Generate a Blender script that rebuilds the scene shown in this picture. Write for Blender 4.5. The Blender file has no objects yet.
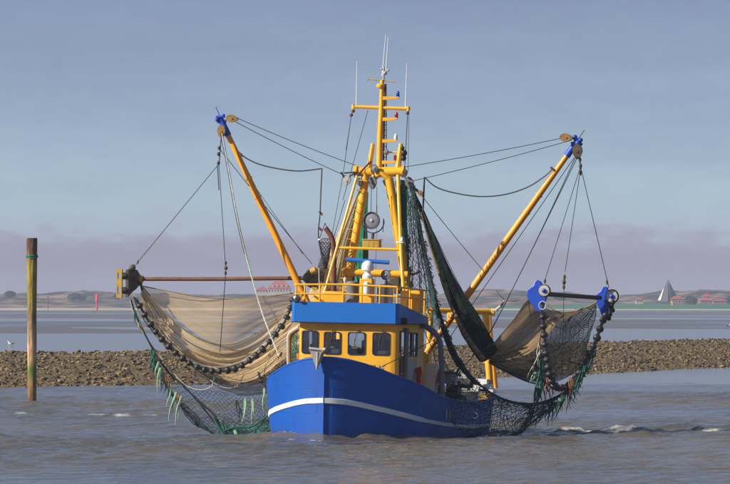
import bpy, math, random
import numpy as np
from mathutils import Vector, Matrix, noise
R = math.radians
random.seed(7); rng = np.random.default_rng(7)
C = bpy.context.scene.collection
scene = bpy.context.scene

# ------------------------------------------------------------------ camera
F = 8000.0                    # focal length in photo pixels (730 wide)
CAMZ = 4.45; CAMY = -250.0; HY = 300.0
cam = bpy.data.cameras.new('camera'); co = bpy.data.objects.new('camera', cam); C.objects.link(co)
co.location = (0, CAMY, CAMZ); co.rotation_euler = (R(90), 0, 0)
cam.sensor_width = 36; cam.lens = F*36/730; cam.clip_start = 1; cam.clip_end = 60000
cam.shift_y = (HY-242)/730
scene.camera = co

# ------------------------------------------------------------------ sky and sun
SUN_AZ = 70; SUN_EL = 30      # azimuth: degrees to the left of the camera, from behind it
sx = -math.sin(R(SUN_AZ))*math.cos(R(SUN_EL)); sy = -math.cos(R(SUN_AZ))*math.cos(R(SUN_EL)); sz = math.sin(R(SUN_EL))
sun = bpy.data.lights.new('sun', 'SUN'); so = bpy.data.objects.new('sun', sun); C.objects.link(so)
sun.energy = 5.0; sun.angle = R(0.5); sun.color = (1, .94, .84)
so.rotation_euler = Vector((sx, sy, sz)).to_track_quat('Z', 'Y').to_euler(); so.location = (-60, -60, 60)
world = bpy.data.worlds.new('World'); scene.world = world; world.use_nodes = True
wn = world.node_tree.nodes; wl = world.node_tree.links; wn.clear()
WS = 0.06
def N(tree, typ, **kw):
    n = tree.nodes.new(typ)
    for k, v in kw.items():
        if k.startswith('i_'): n.inputs[int(k[2:])].default_value = v
        else: setattr(n, k, v)
    return n
WT = world.node_tree
sky = N(WT, 'ShaderNodeTexSky', sky_type='NISHITA', sun_disc=False, sun_elevation=R(SUN_EL),
        sun_rotation=math.atan2(sx, sy), air_density=1.0, dust_density=1.2, ozone_density=1.5)
tc = N(WT, 'ShaderNodeTexCoord')
sep = N(WT, 'ShaderNodeSeparateXYZ'); wl.new(tc.outputs['Generated'], sep.inputs[0])
mp = N(WT, 'ShaderNodeMapping'); mp.inputs['Scale'].default_value = (110, 110, 300)
wl.new(tc.outputs['Generated'], mp.inputs[0])
nz = N(WT, 'ShaderNodeTexNoise'); nz.inputs['Scale'].default_value = 1.3; nz.inputs['Detail'].default_value = 7; nz.inputs['Roughness'].default_value = .6
wl.new(mp.outputs[0], nz.inputs[0])
ma = N(WT, 'ShaderNodeMath', operation='MULTIPLY_ADD'); ma.inputs[1].default_value = .0088; ma.inputs[2].default_value = -.0046
wl.new(nz.outputs[0], ma.inputs[0])
ad = N(WT, 'ShaderNodeMath', operation='ADD'); wl.new(sep.outputs[2], ad.inputs[0]); wl.new(ma.outputs[0], ad.inputs[1])
# soft wide streaks of thin high cloud
mp2 = N(WT, 'ShaderNodeMapping'); mp2.inputs['Scale'].default_value = (9, 9, 160); wl.new(tc.outputs['Generated'], mp2.inputs[0])
nz2 = N(WT, 'ShaderNodeTexNoise'); nz2.inputs['Scale'].default_value = 1.0; nz2.inputs['Detail'].default_value = 4; wl.new(mp2.outputs[0], nz2.inputs[0])
ramp = N(WT, 'ShaderNodeMapRange'); ramp.inputs[1].default_value = 0; ramp.inputs[2].default_value = .05; wl.new(ad.outputs[0], ramp.inputs[0])
cr = N(WT, 'ShaderNodeValToRGB'); wl.new(ramp.outputs[0], cr.inputs[0])
stops = [(0.00, (.36, .35, .43)), (.105, (.325, .31, .395)), (.138, (.34, .335, .42)), (.175, (.375, .445, .535)), (.25, (.375, .485, .565)),
         (.33, (.345, .45, .555)), (.50, (.285, .365, .50)), (.75, (.225, .29, .435)), (1.0, (.20, .265, .42))]
while len(cr.color_ramp.elements) > 1: cr.color_ramp.elements.remove(cr.color_ramp.elements[0])
cr.color_ramp.elements[0].position = 0; cr.color_ramp.elements[0].color = (*stops[0][1], 1)
for p, c in stops[1:]:
    e = cr.color_ramp.elements.new(p); e.color = (*c, 1)
stk = N(WT, 'ShaderNodeMapRange'); stk.inputs[1].default_value = .3; stk.inputs[2].default_value = .7; stk.inputs[3].default_value = .95; stk.inputs[4].default_value = 1.05
wl.new(nz2.outputs[0], stk.inputs[0])
sc_ = N(WT, 'ShaderNodeVectorMath', operation='SCALE'); wl.new(cr.outputs[0], sc_.inputs[0]); wl.new(stk.outputs[0], sc_.inputs[3])
sc2 = N(WT, 'ShaderNodeVectorMath', operation='SCALE'); wl.new(sc_.outputs[0], sc2.inputs[0]); sc2.inputs[3].default_value = .81/WS
el = N(WT, 'ShaderNodeMapRange', interpolation_type='SMOOTHSTEP'); el.inputs[1].default_value = .06; el.inputs[2].default_value = .85; wl.new(sep.outputs[2], el.inputs[0])
mx = N(WT, 'ShaderNodeMix', data_type='RGBA'); wl.new(el.outputs[0], mx.inputs[0]); wl.new(sc2.outputs[0], mx.inputs[6]); wl.new(sky.outputs[0], mx.inputs[7])
bg = N(WT, 'ShaderNodeBackground'); bg.inputs[1].default_value = WS; wl.new(mx.outputs[2], bg.inputs[0])
wo = N(WT, 'ShaderNodeOutputWorld'); wl.new(bg.outputs[0], wo.inputs[0])
scene.view_settings.view_transform = 'Standard'; scene.view_settings.look = 'None'
scene.view_settings.exposure = 0.42; scene.view_settings.gamma = 1
scene.cycles.transparent_max_bounces = 24; scene.cycles.volume_bounces = 0; scene.cycles.max_bounces = 8

# ------------------------------------------------------------------ frames
BOAT = Matrix.Translation((-1.31, 0, .13)) @ Matrix.Rotation(R(-11.5), 4, 'Z') @ Matrix.Rotation(R(1.2), 4, 'Y')
BI = BOAT.inverted(); ID = Matrix.Identity(4)
def P(px, py, s):
    """boat-local point seen at photo pixel (px,py) lying s metres aft of the stem"""
    c = BI @ Vector((0, CAMY, CAMZ)); d = (BI.to_3x3()) @ Vector((px-365, F, HY-py))
    t = (s-c.y)/d.y
    return c+d*t
def G(px, py, d):
    """world point at photo pixel, d metres from the camera"""
    return Vector(((px-365)/F*d, CAMY+d, CAMZ+(HY-py)/F*d))
def lin(c): return tuple(((x/255+.055)/1.055)**2.4 if x/255 > .04 else x/255/12.92 for x in c)

# ------------------------------------------------------------------ materials
MAT = {}
def newmat(name):
    m = bpy.data.materials.new(name); m.use_nodes = True; MAT[name] = m
    return m, m.node_tree, m.node_tree.nodes['Principled BSDF']
def paint(name, col, rough=.4, metal=0, var=.25, scale=1.2, rust=0.0, rustcol=(.12, .045, .02), bump=.15, streak=True, spec=.5, coat=0):
    m, t, b = newmat(name); L = t.links
    tc = N(t, 'ShaderNodeTexCoord')
    n1 = N(t, 'ShaderNodeTexNoise'); n1.inputs['Scale'].default_value = scale; n1.inputs['Detail'].default_value = 8; n1.inputs['Roughness'].default_value = .65
    L.new(tc.outputs['Object'], n1.inputs[0])
    mr = N(t, 'ShaderNodeMapRange'); mr.inputs[1].default_value = .3; mr.inputs[2].default_value = .7; mr.inputs[3].default_value = 1-var; mr.inputs[4].default_value = 1+var*.5
    L.new(n1.outputs[0], mr.inputs[0])
    hsv = N(t, 'ShaderNodeHueSaturation'); hsv.inputs['Color'].default_value = (*col, 1); L.new(mr.outputs[0], hsv.inputs['Value'])
    mpp = N(t, 'ShaderNodeMapping'); mpp.inputs['Scale'].default_value = (6, 6, .8) if streak else (4, 4, 4); L.new(tc.outputs['Object'], mpp.inputs[0])
    n2 = N(t, 'ShaderNodeTexNoise'); n2.inputs['Scale'].default_value = 1.4; n2.inputs['Detail'].default_value = 10; n2.inputs['Roughness'].default_value = .7
    L.new(mpp.outputs[0], n2.inputs[0])
    mr2 = N(t, 'ShaderNodeMapRange'); th = .72-rust*.35; mr2.inputs[1].default_value = th; mr2.inputs[2].default_value = th+.08; mr2.inputs[4].default_value = min(1, .35+rust)
    L.new(n2.outputs[0], mr2.inputs[0])
    mix = N(t, 'ShaderNodeMix', data_type='RGBA'); L.new(mr2.outputs[0], mix.inputs[0]); L.new(hsv.outputs[0], mix.inputs[6]); mix.inputs[7].default_value = (*rustcol, 1)
    L.new(mix.outputs[2], b.inputs['Base Color'])
    rr = N(t, 'ShaderNodeMapRange'); rr.inputs[3].default_value = max(.05, rough-.1); rr.inputs[4].default_value = min(1, rough+.2); L.new(n2.outputs[0], rr.inputs[0]); L.new(rr.outputs[0], b.inputs['Roughness'])
    bm = N(t, 'ShaderNodeBump'); bm.inputs['Strength'].default_value = bump; bm.inputs['Distance'].default_value = .02; L.new(n1.outputs[0], bm.inputs['Height']); L.new(bm.outputs[0], b.inputs['Normal'])
    b.inputs['Metallic'].default_value = metal; b.inputs['Specular IOR Level'].default_value = spec
    return m
paint('hull_blue', (.001, .074, .37), rough=.5, var=.2, scale=.5, rust=.02, rustcol=(.06, .10, .22), bump=.25, spec=.3)
paint('band_blue', (.003, .135, .50), rough=.4, var=.08, rust=0, rustcol=(.01, .08, .3))
paint('gear_blue', (.006, .065, .50), rough=.45, var=.3, scale=4, rust=.28)
paint('white_stripe', (.75, .75, .74), rough=.5, var=.15, rust=.03)
paint('yellow', (.88, .43, .014), rough=.42, var=.16, scale=1.5, rust=.10, rustcol=(.42, .13, .02))
paint('yellow_boom', (.88, .34, .010), rough=.38, var=.22, scale=1.5, rust=.12, rustcol=(.35, .09, .015))
paint('yellow_dull', (.50, .30, .03), rough=.6, var=.3, scale=5, rust=.45, rustcol=(.09, .05, .02))
paint('rust', (.17, .055, .03), rough=.8, var=.5, scale=5, rust=.3, rustcol=(.05, .02, .015), bump=.5)
paint('rust_beam', (.20, .085, .04), rough=.7, var=.4, scale=4, rust=.1, rustcol=(.5, .3, .06), bump=.4)
paint('brown_steel', (.09, .065, .03), rough=.7, var=.5, scale=5, rust=.35, bump=.5)
paint('dark_blue_frame', (.006, .01, .06), rough=.4)
paint('steel', (.42, .42, .43), rough=.32, metal=.85, rust=.05)
paint('grey', (.16, .17, .19), rough=.6, rust=.1)
paint('light_grey', (.42, .43, .44), rough=.6, rust=.1)
paint('dark_grey', (.05, .052, .056), rough=.6, rust=.1)
paint('black', (.012, .012, .014), rough=.5, var=.5, scale=8)
paint('rubber', (.02, .02, .022), rough=.45, var=.6, scale=9, bump=.5, rust=.1, rustcol=(.09, .08, .07))
paint('white', (.75, .75, .74), rough=.45, var=.1, rust=.02)
paint('deck_grey', (.16, .15, .13), rough=.8, var=.3)
paint('bulwark_inside', (.20, .13, .04), rough=.6, var=.3, rust=.15)
paint('red', (.55, .02, .015), rough=.5)
paint('red_lamp', (.45, .01, .01), rough=.2)
paint('blue_lamp', (.01, .04, .35), rough=.2)
paint('orange', (.75, .14, .02), rough=.5)
paint('wood_block', (.30, .16, .04), rough=.6, var=.5, scale=9, rust=.2)
paint('wire', (.045, .045, .05), rough=.6, var=.3)
paint('rope_green', (.014, .115, .075), rough=.9, var=.7, scale=9, streak=False, rust=.1, rustcol=(.04, .04, .03))
paint('rope_pale', (.30, .48, .33), rough=.9, var=.4, scale=6)
paint('rope_white', (.48, .46, .40), rough=.9, var=.5, scale=6)
paint('rope_tan', (.26, .19, .09), rough=.9, var=.5, scale=6)
paint('rope_dark', (.018, .026, .024), rough=.9, var=.6, scale=6)
paint('rope_orange', (.42, .13, .05), rough=.9, var=.5, scale=6)
paint('net_green_dark', (.010, .042, .036), rough=.95, var=.7, scale=3, streak=False, rust=.35, rustcol=(.015, .014, .012))
paint('net_green', (.015, .17, .10), rough=.95, var=.5, scale=6, streak=False, rust=.3, rustcol=(.02, .05, .04))
paint('net_teal', (.02, .20, .13), rough=.95, var=.6, scale=6, streak=False, rust=.2, rustcol=(.02, .06, .05))
paint('cushion', (.12, .10, .09), rough=.8)
paint('paper', (.5, .48, .42), rough=.8)
paint('anchor_grey', (.33, .31, .28), rough=.7, rust=.25)
paint('cabin_inside', (.5, .44, .34), rough=.7)

_t = MAT['hull_blue'].node_tree; _b = _t.nodes['Principled BSDF']
_tc = N(_t, 'ShaderNodeTexCoord'); _sp = N(_t, 'ShaderNodeSeparateXYZ'); _t.links.new(_tc.outputs['Object'], _sp.inputs[0])
_cb = N(_t, 'ShaderNodeCombineXYZ'); _t.links.new(_sp.outputs[1], _cb.inputs[0]); _t.links.new(_sp.outputs[2], _cb.inputs[1])
_br = N(_t, 'ShaderNodeTexBrick'); _br.inputs['Scale'].default_value = 1; _br.inputs['Brick Width'].default_value = 2.1; _br.inputs['Row Height'].default_value = .78; _br.inputs['Mortar Size'].default_value = .012; _br.inputs['Mortar Smooth'].default_value = .6
_t.links.new(_cb.outputs[0], _br.inputs[0])
_bp = N(_t, 'ShaderNodeBump'); _bp.inputs['Strength'].default_value = .5; _bp.inputs['Distance'].default_value = .015; _t.links.new(_br.outputs['Fac'], _bp.inputs['Height'])
_ob = [n for n in _t.nodes if n.type == 'BUMP' and n != _bp][0]; _t.links.new(_ob.outputs[0], _bp.inputs['Normal']); _t.links.new(_bp.outputs[0], _b.inputs['Normal'])
_mp = N(_t, 'ShaderNodeMapping'); _mp.inputs['Scale'].default_value = (3, 3, .5); _t.links.new(_tc.outputs['Object'], _mp.inputs[0])
_n = N(_t, 'ShaderNodeTexNoise'); _n.inputs['Scale'].default_value = 1.6; _n.inputs['Detail'].default_value = 9; _n.inputs['Roughness'].default_value = .7; _t.links.new(_mp.outputs[0], _n.inputs[0])
_w = N(_t, 'ShaderNodeMapRange'); _w.inputs[1].default_value = -6; _w.inputs[2].default_value = 6; _w.inputs[3].default_value = -.10; _w.inputs[4].default_value = .16; _t.links.new(_sp.outputs[1], _w.inputs[0])
_a = N(_t, 'ShaderNodeMath', operation='ADD'); _t.links.new(_n.outputs[0], _a.inputs[0]); _t.links.new(_w.outputs[0], _a.inputs[1])
_r = N(_t, 'ShaderNodeMapRange'); _r.inputs[1].default_value = .55; _r.inputs[2].default_value = .75; _r.inputs[4].default_value = .45; _t.links.new(_a.outputs[0], _r.inputs[0])
_m = N(_t, 'ShaderNodeMix', data_type='RGBA'); _src = _b.inputs['Base Color'].links[0].from_socket; _t.links.new(_r.outputs[0], _m.inputs[0]); _t.links.new(_src, _m.inputs[6]); _m.inputs[7].default_value = (.10, .17, .36, 1)
_n2 = N(_t, 'ShaderNodeTexNoise'); _n2.inputs['Scale'].default_value = 2.5; _n2.inputs['Detail'].default_value = 8; _t.links.new(_mp.outputs[0], _n2.inputs[0])
_z = N(_t, 'ShaderNodeMapRange'); _z.inputs[1].default_value = .05; _z.inputs[2].default_value = .5; _z.inputs[3].default_value = .22; _z.inputs[4].default_value = -.1; _t.links.new(_sp.outputs[2], _z.inputs[0])
_a2 = N(_t, 'ShaderNodeMath', operation='ADD'); _t.links.new(_n2.outputs[0], _a2.inputs[0]); _t.links.new(_z.outputs[0], _a2.inputs[1])
_r2 = N(_t, 'ShaderNodeMapRange'); _r2.inputs[1].default_value = .55; _r2.inputs[2].default_value = .75; _r2.inputs[4].default_value = .5; _t.links.new(_a2.outputs[0], _r2.inputs[0])
_m2 = N(_t, 'ShaderNodeMix', data_type='RGBA'); _t.links.new(_r2.outputs[0], _m2.inputs[0]); _t.links.new(_m.outputs[2], _m2.inputs[6]); _m2.inputs[7].default_value = (.035, .04, .05, 1); _t.links.new(_m2.outputs[2], _b.inputs['Base Color'])
def glass_mat():
    m, t, b = newmat('window_glass')
    n = t.nodes; L = t.links
    g = N(t, 'ShaderNodeBsdfGlossy'); g.inputs['Roughness'].default_value = .03; g.inputs[0].default_value = (.8, .85, .9, 1)
    tr = N(t, 'ShaderNodeBsdfTransparent'); tr.inputs[0].default_value = (.92, .95, .94, 1)
    f = N(t, 'ShaderNodeFresnel'); f.inputs[0].default_value = 1.6
    mr = N(t, 'ShaderNodeMath', operation='ADD'); mr.inputs[1].default_value = .05; L.new(f.outputs[0], mr.inputs[0])
    mx = N(t, 'ShaderNodeMixShader'); L.new(mr.outputs[0], mx.inputs[0]); L.new(tr.outputs[0], mx.inputs[1]); L.new(g.outputs[0], mx.inputs[2])
    L.new(mx.outputs[0], n['Material Output'].inputs[0])
glass_mat()
def net_mat(name, col, col2, k=34):
    """fine netting: threads drawn by the UV grid (metres), thread width from attribute 'dens'"""
    m, t, b = newmat(name); L = t.links; n = t.nodes
    uv = N(t, 'ShaderNodeUVMap'); sep = N(t, 'ShaderNodeSeparateXYZ'); L.new(uv.outputs[0], sep.inputs[0])
    def tri(o):
        a = N(t, 'ShaderNodeMath', operation='MULTIPLY'); a.inputs[1].default_value = k; L.new(o, a.inputs[0])
        b_ = N(t, 'ShaderNodeMath', operation='PINGPONG'); b_.inputs[1].default_value = 1; L.new(a.outputs[0], b_.inputs[0]); return b_.outputs[0]
    s1 = N(t, 'ShaderNodeMath', operation='ADD'); L.new(sep.outputs[0], s1.inputs[0]); L.new(sep.outputs[1], s1.inputs[1])
    s2 = N(t, 'ShaderNodeMath', operation='SUBTRACT'); L.new(sep.outputs[0], s2.inputs[0]); L.new(sep.outputs[1], s2.inputs[1])
    mn = N(t, 'ShaderNodeMath', operation='MINIMUM'); L.new(tri(s1.outputs[0]), mn.inputs[0]); L.new(tri(s2.outputs[0]), mn.inputs[1])
    at = N(t, 'ShaderNodeAttribute', attribute_name='dens')
    tc = N(t, 'ShaderNodeTexCoord'); nn = N(t, 'ShaderNodeTexNoise'); nn.inputs['Scale'].default_value = 2.2; nn.inputs['Detail'].default_value = 6; L.new(tc.outputs['Object'], nn.inputs[0])
    mm = N(t, 'ShaderNodeMath', operation='MULTIPLY_ADD'); mm.inputs[1].default_value = .16; mm.inputs[2].default_value = -.08; L.new(nn.outputs[0], mm.inputs[0])
    ds = N(t, 'ShaderNodeMath', operation='ADD'); L.new(at.outputs['Fac'], ds.inputs[0]); L.new(mm.outputs[0], ds.inputs[1])
    lt = N(t, 'ShaderNodeMath', operation='LESS_THAN'); L.new(mn.outputs[0], lt.inputs[0]); L.new(ds.outputs[0], lt.inputs[1])
    mpp = N(t, 'ShaderNodeMapping'); mpp.inputs['Scale'].default_value = (1.2, 14, 1); L.new(uv.outputs[0], mpp.inputs[0])
    n3 = N(t, 'ShaderNodeTexNoise'); n3.inputs['Scale'].default_value = 1; n3.inputs['Detail'].default_value = 6; L.new(mpp.outputs[0], n3.inputs[0])
    mr = N(t, 'ShaderNodeMapRange'); mr.inputs[1].default_value = .35; mr.inputs[2].default_value = .65; L.new(n3.outputs[0], mr.inputs[0])
    mix = N(t, 'ShaderNodeMix', data_type='RGBA'); L.new(mr.outputs[0], mix.inputs[0]); mix.inputs[6].default_value = (*col, 1); mix.inputs[7].default_value = (*col2, 1)
    d = N(t, 'ShaderNodeBsdfDiffuse'); L.new(mix.outputs[2], d.inputs[0])
    bp = N(t, 'ShaderNodeBump'); bp.inputs['Strength'].default_value = .3; bp.inputs['Distance'].default_value = .04; L.new(n3.outputs[0], bp.inputs['Height']); L.new(bp.outputs[0], d.inputs['Normal'])
    tl = N(t, 'ShaderNodeBsdfTranslucent'); L.new(mix.outputs[2], tl.inputs[0])
    a1 = N(t, 'ShaderNodeMixShader'); a1.inputs[0].default_value = .42; L.new(d.outputs[0], a1.inputs[1]); L.new(tl.outputs[0], a1.inputs[2])
    tr = N(t, 'ShaderNodeBsdfTransparent')
    a2 = N(t, 'ShaderNodeMixShader'); L.new(lt.outputs[0], a2.inputs[0]); L.new(tr.outputs[0], a2.inputs[1]); L.new(a1.outputs[0], a2.inputs[2])
    L.new(a2.outputs[0], n['Material Output'].inputs[0])
net_mat('net_tan', (.84, .61, .33), (.66, .47, .23))
net_mat('net_brown', (.42, .29, .16), (.17, .115, .065))
net_mat('net_grey', (.15, .135, .11), (.07, .065, .055))
net_mat('net_deepgreen', (.022, .045, .028), (.008, .011, .009))

# ------------------------------------------------------------------ mesh builder
WM = {}
def wm(o): return WM.get(o.name, ID)
class MB:
    def __init__(s, frame=BOAT): s.v = []; s.f = []; s.frame = frame; s.uv = None; s.dens = None
    def add(s, vs, fs):
        b = len(s.v); s.v += [Vector(v) for v in vs]; s.f += [tuple(b+i for i in f) for f in fs]; return s
    def box(s, c, size, rot=None):
        hx, hy, hz = size[0]/2, size[1]/2, size[2]/2
        vs = [Vector((x*hx, y*hy, z*hz)) for x in (-1, 1) for y in (-1, 1) for z in (-1, 1)]
        if rot is not None: vs = [rot @ v for v in vs]
        c = Vector(c)
        return s.add([v+c for v in vs], [(0, 1, 3, 2), (4, 6, 7, 5), (0, 4, 5, 1), (2, 3, 7, 6), (0, 2, 6, 4), (1, 5, 7, 3)])
    def bbox(s, c, size, bev=.02, rot=None):
        hx, hy, hz = size[0]/2, size[1]/2, size[2]/2; b = min(bev, hx*.9, hy*.9, hz*.9)
        ring = [(-hx+b, -hy), (hx-b, -hy), (hx, -hy+b), (hx, hy-b), (hx-b, hy), (-hx+b, hy), (-hx, hy-b), (-hx, -hy+b)]
        inn = [(max(-hx+b, min(hx-b, x)), max(-hy+b, min(hy-b, y))) for x, y in ring]
        vs = [(x, y, -hz) for x, y in inn]+[(x, y, -hz+b) for x, y in ring]+[(x, y, hz-b) for x, y in ring]+[(x, y, hz) for x, y in inn]
        fs = [tuple(range(7, -1, -1)), tuple(range(24, 32))]
        for k in range(3):
            for i in range(8):
                j = (i+1) % 8; fs.append((k*8+i, k*8+j, k*8+8+j, k*8+8+i))
        vs = [Vector(v) for v in vs]
        if rot is not None: vs = [rot @ v for v in vs]
        c = Vector(c); return s.add([v+c for v in vs], fs)
    def tube(s, path, r, n=8, caps=True, closed=False):
        path = [Vector(p) for p in path]; m = len(path)
        rr = r if hasattr(r, '__len__') else [r]*m
        vs = []; prev = None
        for i in range(m):
            if closed: t = path[(i+1) % m]-path[i-1]
            else: t = path[min(i+1, m-1)]-path[max(i-1, 0)]
            if t.length < 1e-9: t = Vector((0, 0, 1))
            t.normalize()
            if prev is None:
                a = Vector((0, 0, 1)) if abs(t.z) < .9 else Vector((1, 0, 0)); u = t.cross(a).normalized()
            else:
                u = prev-t*prev.dot(t)
                u = u.normalized() if u.length > 1e-6 else t.orthogonal().normalized()
            prev = u; w = t.cross(u)
            for k in range(n):
                a = 2*math.pi*k/n; vs.append(path[i]+(u*math.cos(a)+w*math.sin(a))*rr[i])
        fs = []
        for i in range(m if closed else m-1):
            j = (i+1) % m
            for k in range(n):
                l = (k+1) % n; fs.append((i*n+k, i*n+l, j*n+l, j*n+k))
        if caps and not closed: fs += [tuple(range(n-1, -1, -1)), tuple((m-1)*n+k for k in range(n))]
        return s.add(vs, fs)
    def cyl(s, a, b, r, n=14, r2=None): return s.tube([a, b], [r, r if r2 is None else r2], n)
    def lathe(s, prof, base, axis=(0, 0, 1), n=16):
        """prof: list of (radius, height) along axis from base"""
        ax = Vector(axis).normalized(); u = ax.orthogonal().normalized(); w = ax.cross(u); base = Vector(base)
        vs = [base+ax*h+(u*math.cos(2*math.pi*k/n)+w*math.sin(2*math.pi*k/n))*max(r, .0005) for r, h in prof for k in range(n)]
        m = len(prof); fs = [(i*n+k, i*n+(k+1) % n, (i+1)*n+(k+1) % n, (i+1)*n+k) for i in range(m-1) for k in range(n)]
        fs += [tuple(range(n-1, -1, -1)), tuple((m-1)*n+k for k in range(n))]
        return s.add(vs, fs)
    def ball(s, c, r, n=10, sc=(1, 1, 1)):
        c = Vector(c); m = n//2+1; vs = []
        for i in range(m+1):
            th = math.pi*i/m
            for k in range(n):
                a = 2*math.pi*k/n
                vs.append(c+Vector((math.sin(th)*math.cos(a)*r*sc[0], math.sin(th)*math.sin(a)*r*sc[1], math.cos(th)*r*sc[2])))
        fs = [(i*n+k, (i+1)*n+k, (i+1)*n+(k+1) % n, i*n+(k+1) % n) for i in range(m) for k in range(n)]
        return s.add(vs, fs)
    def prism(s, pts, off):
        """polygon extruded by vector off (both sides half)"""
        off = Vector(off); n = len(pts); pts = [Vector(p) for p in pts]
        vs = [p-off/2 for p in pts]+[p+off/2 for p in pts]
        fs = [tuple(range(n-1, -1, -1)), tuple(range(n, 2*n))]+[(i, (i+1) % n, n+(i+1) % n, n+i) for i in range(n)]
        return s.add(vs, fs)
    def build(s, name, mat, parent=None, smooth=40, label=None, kind=None):
        me = bpy.data.meshes.new(name)
        inv = (wm(parent).inverted() if parent else ID) @ s.frame
        me.from_pydata([inv @ v for v in s.v], [], s.f); me.update()
        import bmesh
        bm = bmesh.new(); bm.from_mesh(me); bmesh.ops.recalc_face_normals(bm, faces=bm.faces) if s.dens is None else None
        bm.to_mesh(me); bm.free()
        me.materials.append(MAT[mat])
        if smooth: me.polygons.foreach_set('use_smooth', [True]*len(me.polygons)); me.set_sharp_from_angle(angle=R(smooth))
        if s.uv is not None:
            ul = me.uv_layers.new(name='UVMap'); vi = np.empty(len(me.loops), dtype=np.int32); me.loops.foreach_get('vertex_index', vi)
            ul.data.foreach_set('uv', np.asarray(s.uv, dtype=np.float32)[vi].ravel())
        if s.dens is not None:
            a = me.attributes.new('dens', 'FLOAT', 'POINT'); a.data.foreach_set('value', np.asarray(s.dens, dtype=np.float32))
        o = bpy.data.objects.new(name, me); C.objects.link(o)
        if parent: o.parent = parent; WM[o.name] = wm(parent)
        if label: o['label'] = label
        if kind: o['kind'] = kind
        return o
def thing(name, label, cat, loc, frame=BOAT, group=None, kind=None):
    o = bpy.data.objects.new(name, None); C.objects.link(o)
    m = frame @ Matrix.Translation(loc); o.matrix_world = m; o.empty_display_size = .3
    o.location = m.translation; o.rotation_euler = m.to_euler()
    WM[o.name] = m; o['label'] = label; o['category'] = cat
    if group: o['group'] = group
    if kind: o['kind'] = kind
    return o
def tag(o, label, cat, group=None):
    o['label'] = label; o['category'] = cat
    if group: o['group'] = group
def place(name, me, parent, mw, label=None):
    o = bpy.data.objects.new(name, me); C.objects.link(o)
    if parent:
        o.parent = parent; ml = wm(parent).inverted() @ mw
    else: ml = mw
    o.location = ml.translation; o.rotation_euler = ml.to_euler(); o.scale = ml.to_scale()
    WM[o.name] = mw
    if label: o['label'] = label
    return o
def sag(a, b, d, n=14):
    a, b = Vector(a), Vector(b); return [a.lerp(b, i/n)-Vector((0, 0, d*4*(i/n)*(1-i/n))) for i in range(n+1)]
def cr1(p, t):
    n = len(p)-1; t = max(0, min(n-1e-6, t)); i = int(t); f = t-i
    a, b, c, d = p[max(i-1, 0)], p[i], p[i+1], p[min(i+2, n)]
    return ((b*2)+(c-a)*f+(a*2-b*5+c*4-d)*f*f+(b*3-a-c*3+d)*f*f*f)*.5
def spline(p, n): p = [Vector(q) for q in p]; return [cr1(p, (len(p)-1)*i/n) for i in range(n+1)]
def surf(grid, u, v):
    """grid[row][col]; u,v in 0..1"""
    rows = [cr1([Vector(q) for q in r], u*(len(r)-1)) for r in grid]
    return cr1(rows, v*(len(grid)-1))
def fold_noise(p, k=1.0): return noise.noise(Vector(p)*k)
def cloth(grid, nu, nv, dens, amp=.05, ridge=9, mode='v'):
    """fine net surface; dens(u,v) thread width"""
    mb = MB(); uvs = []; dn = []
    pts = [[surf(grid, i/nu, j/nv) for i in range(nu+1)] for j in range(nv+1)]
    L_u = sum((pts[nv//2][i+1]-pts[nv//2][i]).length for i in range(nu)); L_v = sum((pts[j+1][nu//2]-pts[j][nu//2]).length for j in range(nv))
    for j in range(nv+1):
        for i in range(nu+1):
            u, v = i/nu, j/nv; a = v if mode == 'v' else u; b = u if mode == 'v' else v
            f = math.sin(a*ridge*6.28+3*fold_noise((b*2.2, a*2, 1)))*.5+fold_noise((a*ridge*1.7, b*1.8, 3))
            env = min(1, 6*min(a, 1-a)+.1)
            mb.v.append(pts[j][i]+Vector((0, -1, .35))*(f*amp*env)); uvs.append((u*L_u, v*L_v)); dn.append(dens(u, v))
    w = nu+1
    mb.f = [(j*w+i, j*w+i+1, (j+1)*w+i+1, (j+1)*w+i) for j in range(nv) for i in range(nu)]
    mb.uv = uvs; mb.dens = dn
    return mb
def wirenet(grid, nu, nv, r=.009, jit=.03, drop=.03, warp=0, uf=None, vf=None):
    """open netting: diamond meshes of twine"""
    mb = MB(); q = {}
    for j in range(nv+1):
        for i in range(nu+1):
            if (i+j) % 2: continue
            u, v = i/nu, j/nv
            if uf: u, v = uf(u, v)
            wv_ = warp*noise.noise(Vector((u*4, v*3, 7)))*min(1, 8*min(u, 1-u)+.05); p = surf(grid, max(0, min(1, u+wv_)), v)
            n3 = noise.noise_vector(p*1.7)*jit*2.2+Vector((random.uniform(-1, 1), random.uniform(-1, 1), random.uniform(-1, 1)))*jit*.35
            q[i, j] = p+n3
    for (i, j), p in q.items():
        for di in (1, -1):
            o = q.get((i+di, j+1))
            if o is not None and random.random() > drop: mb.tube([p, (p+o)/2+Vector((0, 0, -.004)), o], r, 3, caps=False)
    return mb
def strand(top, length, r=.02, dx=0, wob=.04, n=6, ph=0.0):
    pts = []
    for i in range(n+1):
        f = i/n; pts.append(Vector(top)+Vector((dx*f+math.sin(f*5+ph)*wob*f, math.cos(f*4+ph)*wob*f, -length*f)))
    return pts, [max(.004, r*(.5+1.2*math.sin(math.pi*min(1, .15+f*.8)))*(1-.55*f)) for f in [i/n for i in range(n+1)]]
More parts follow.
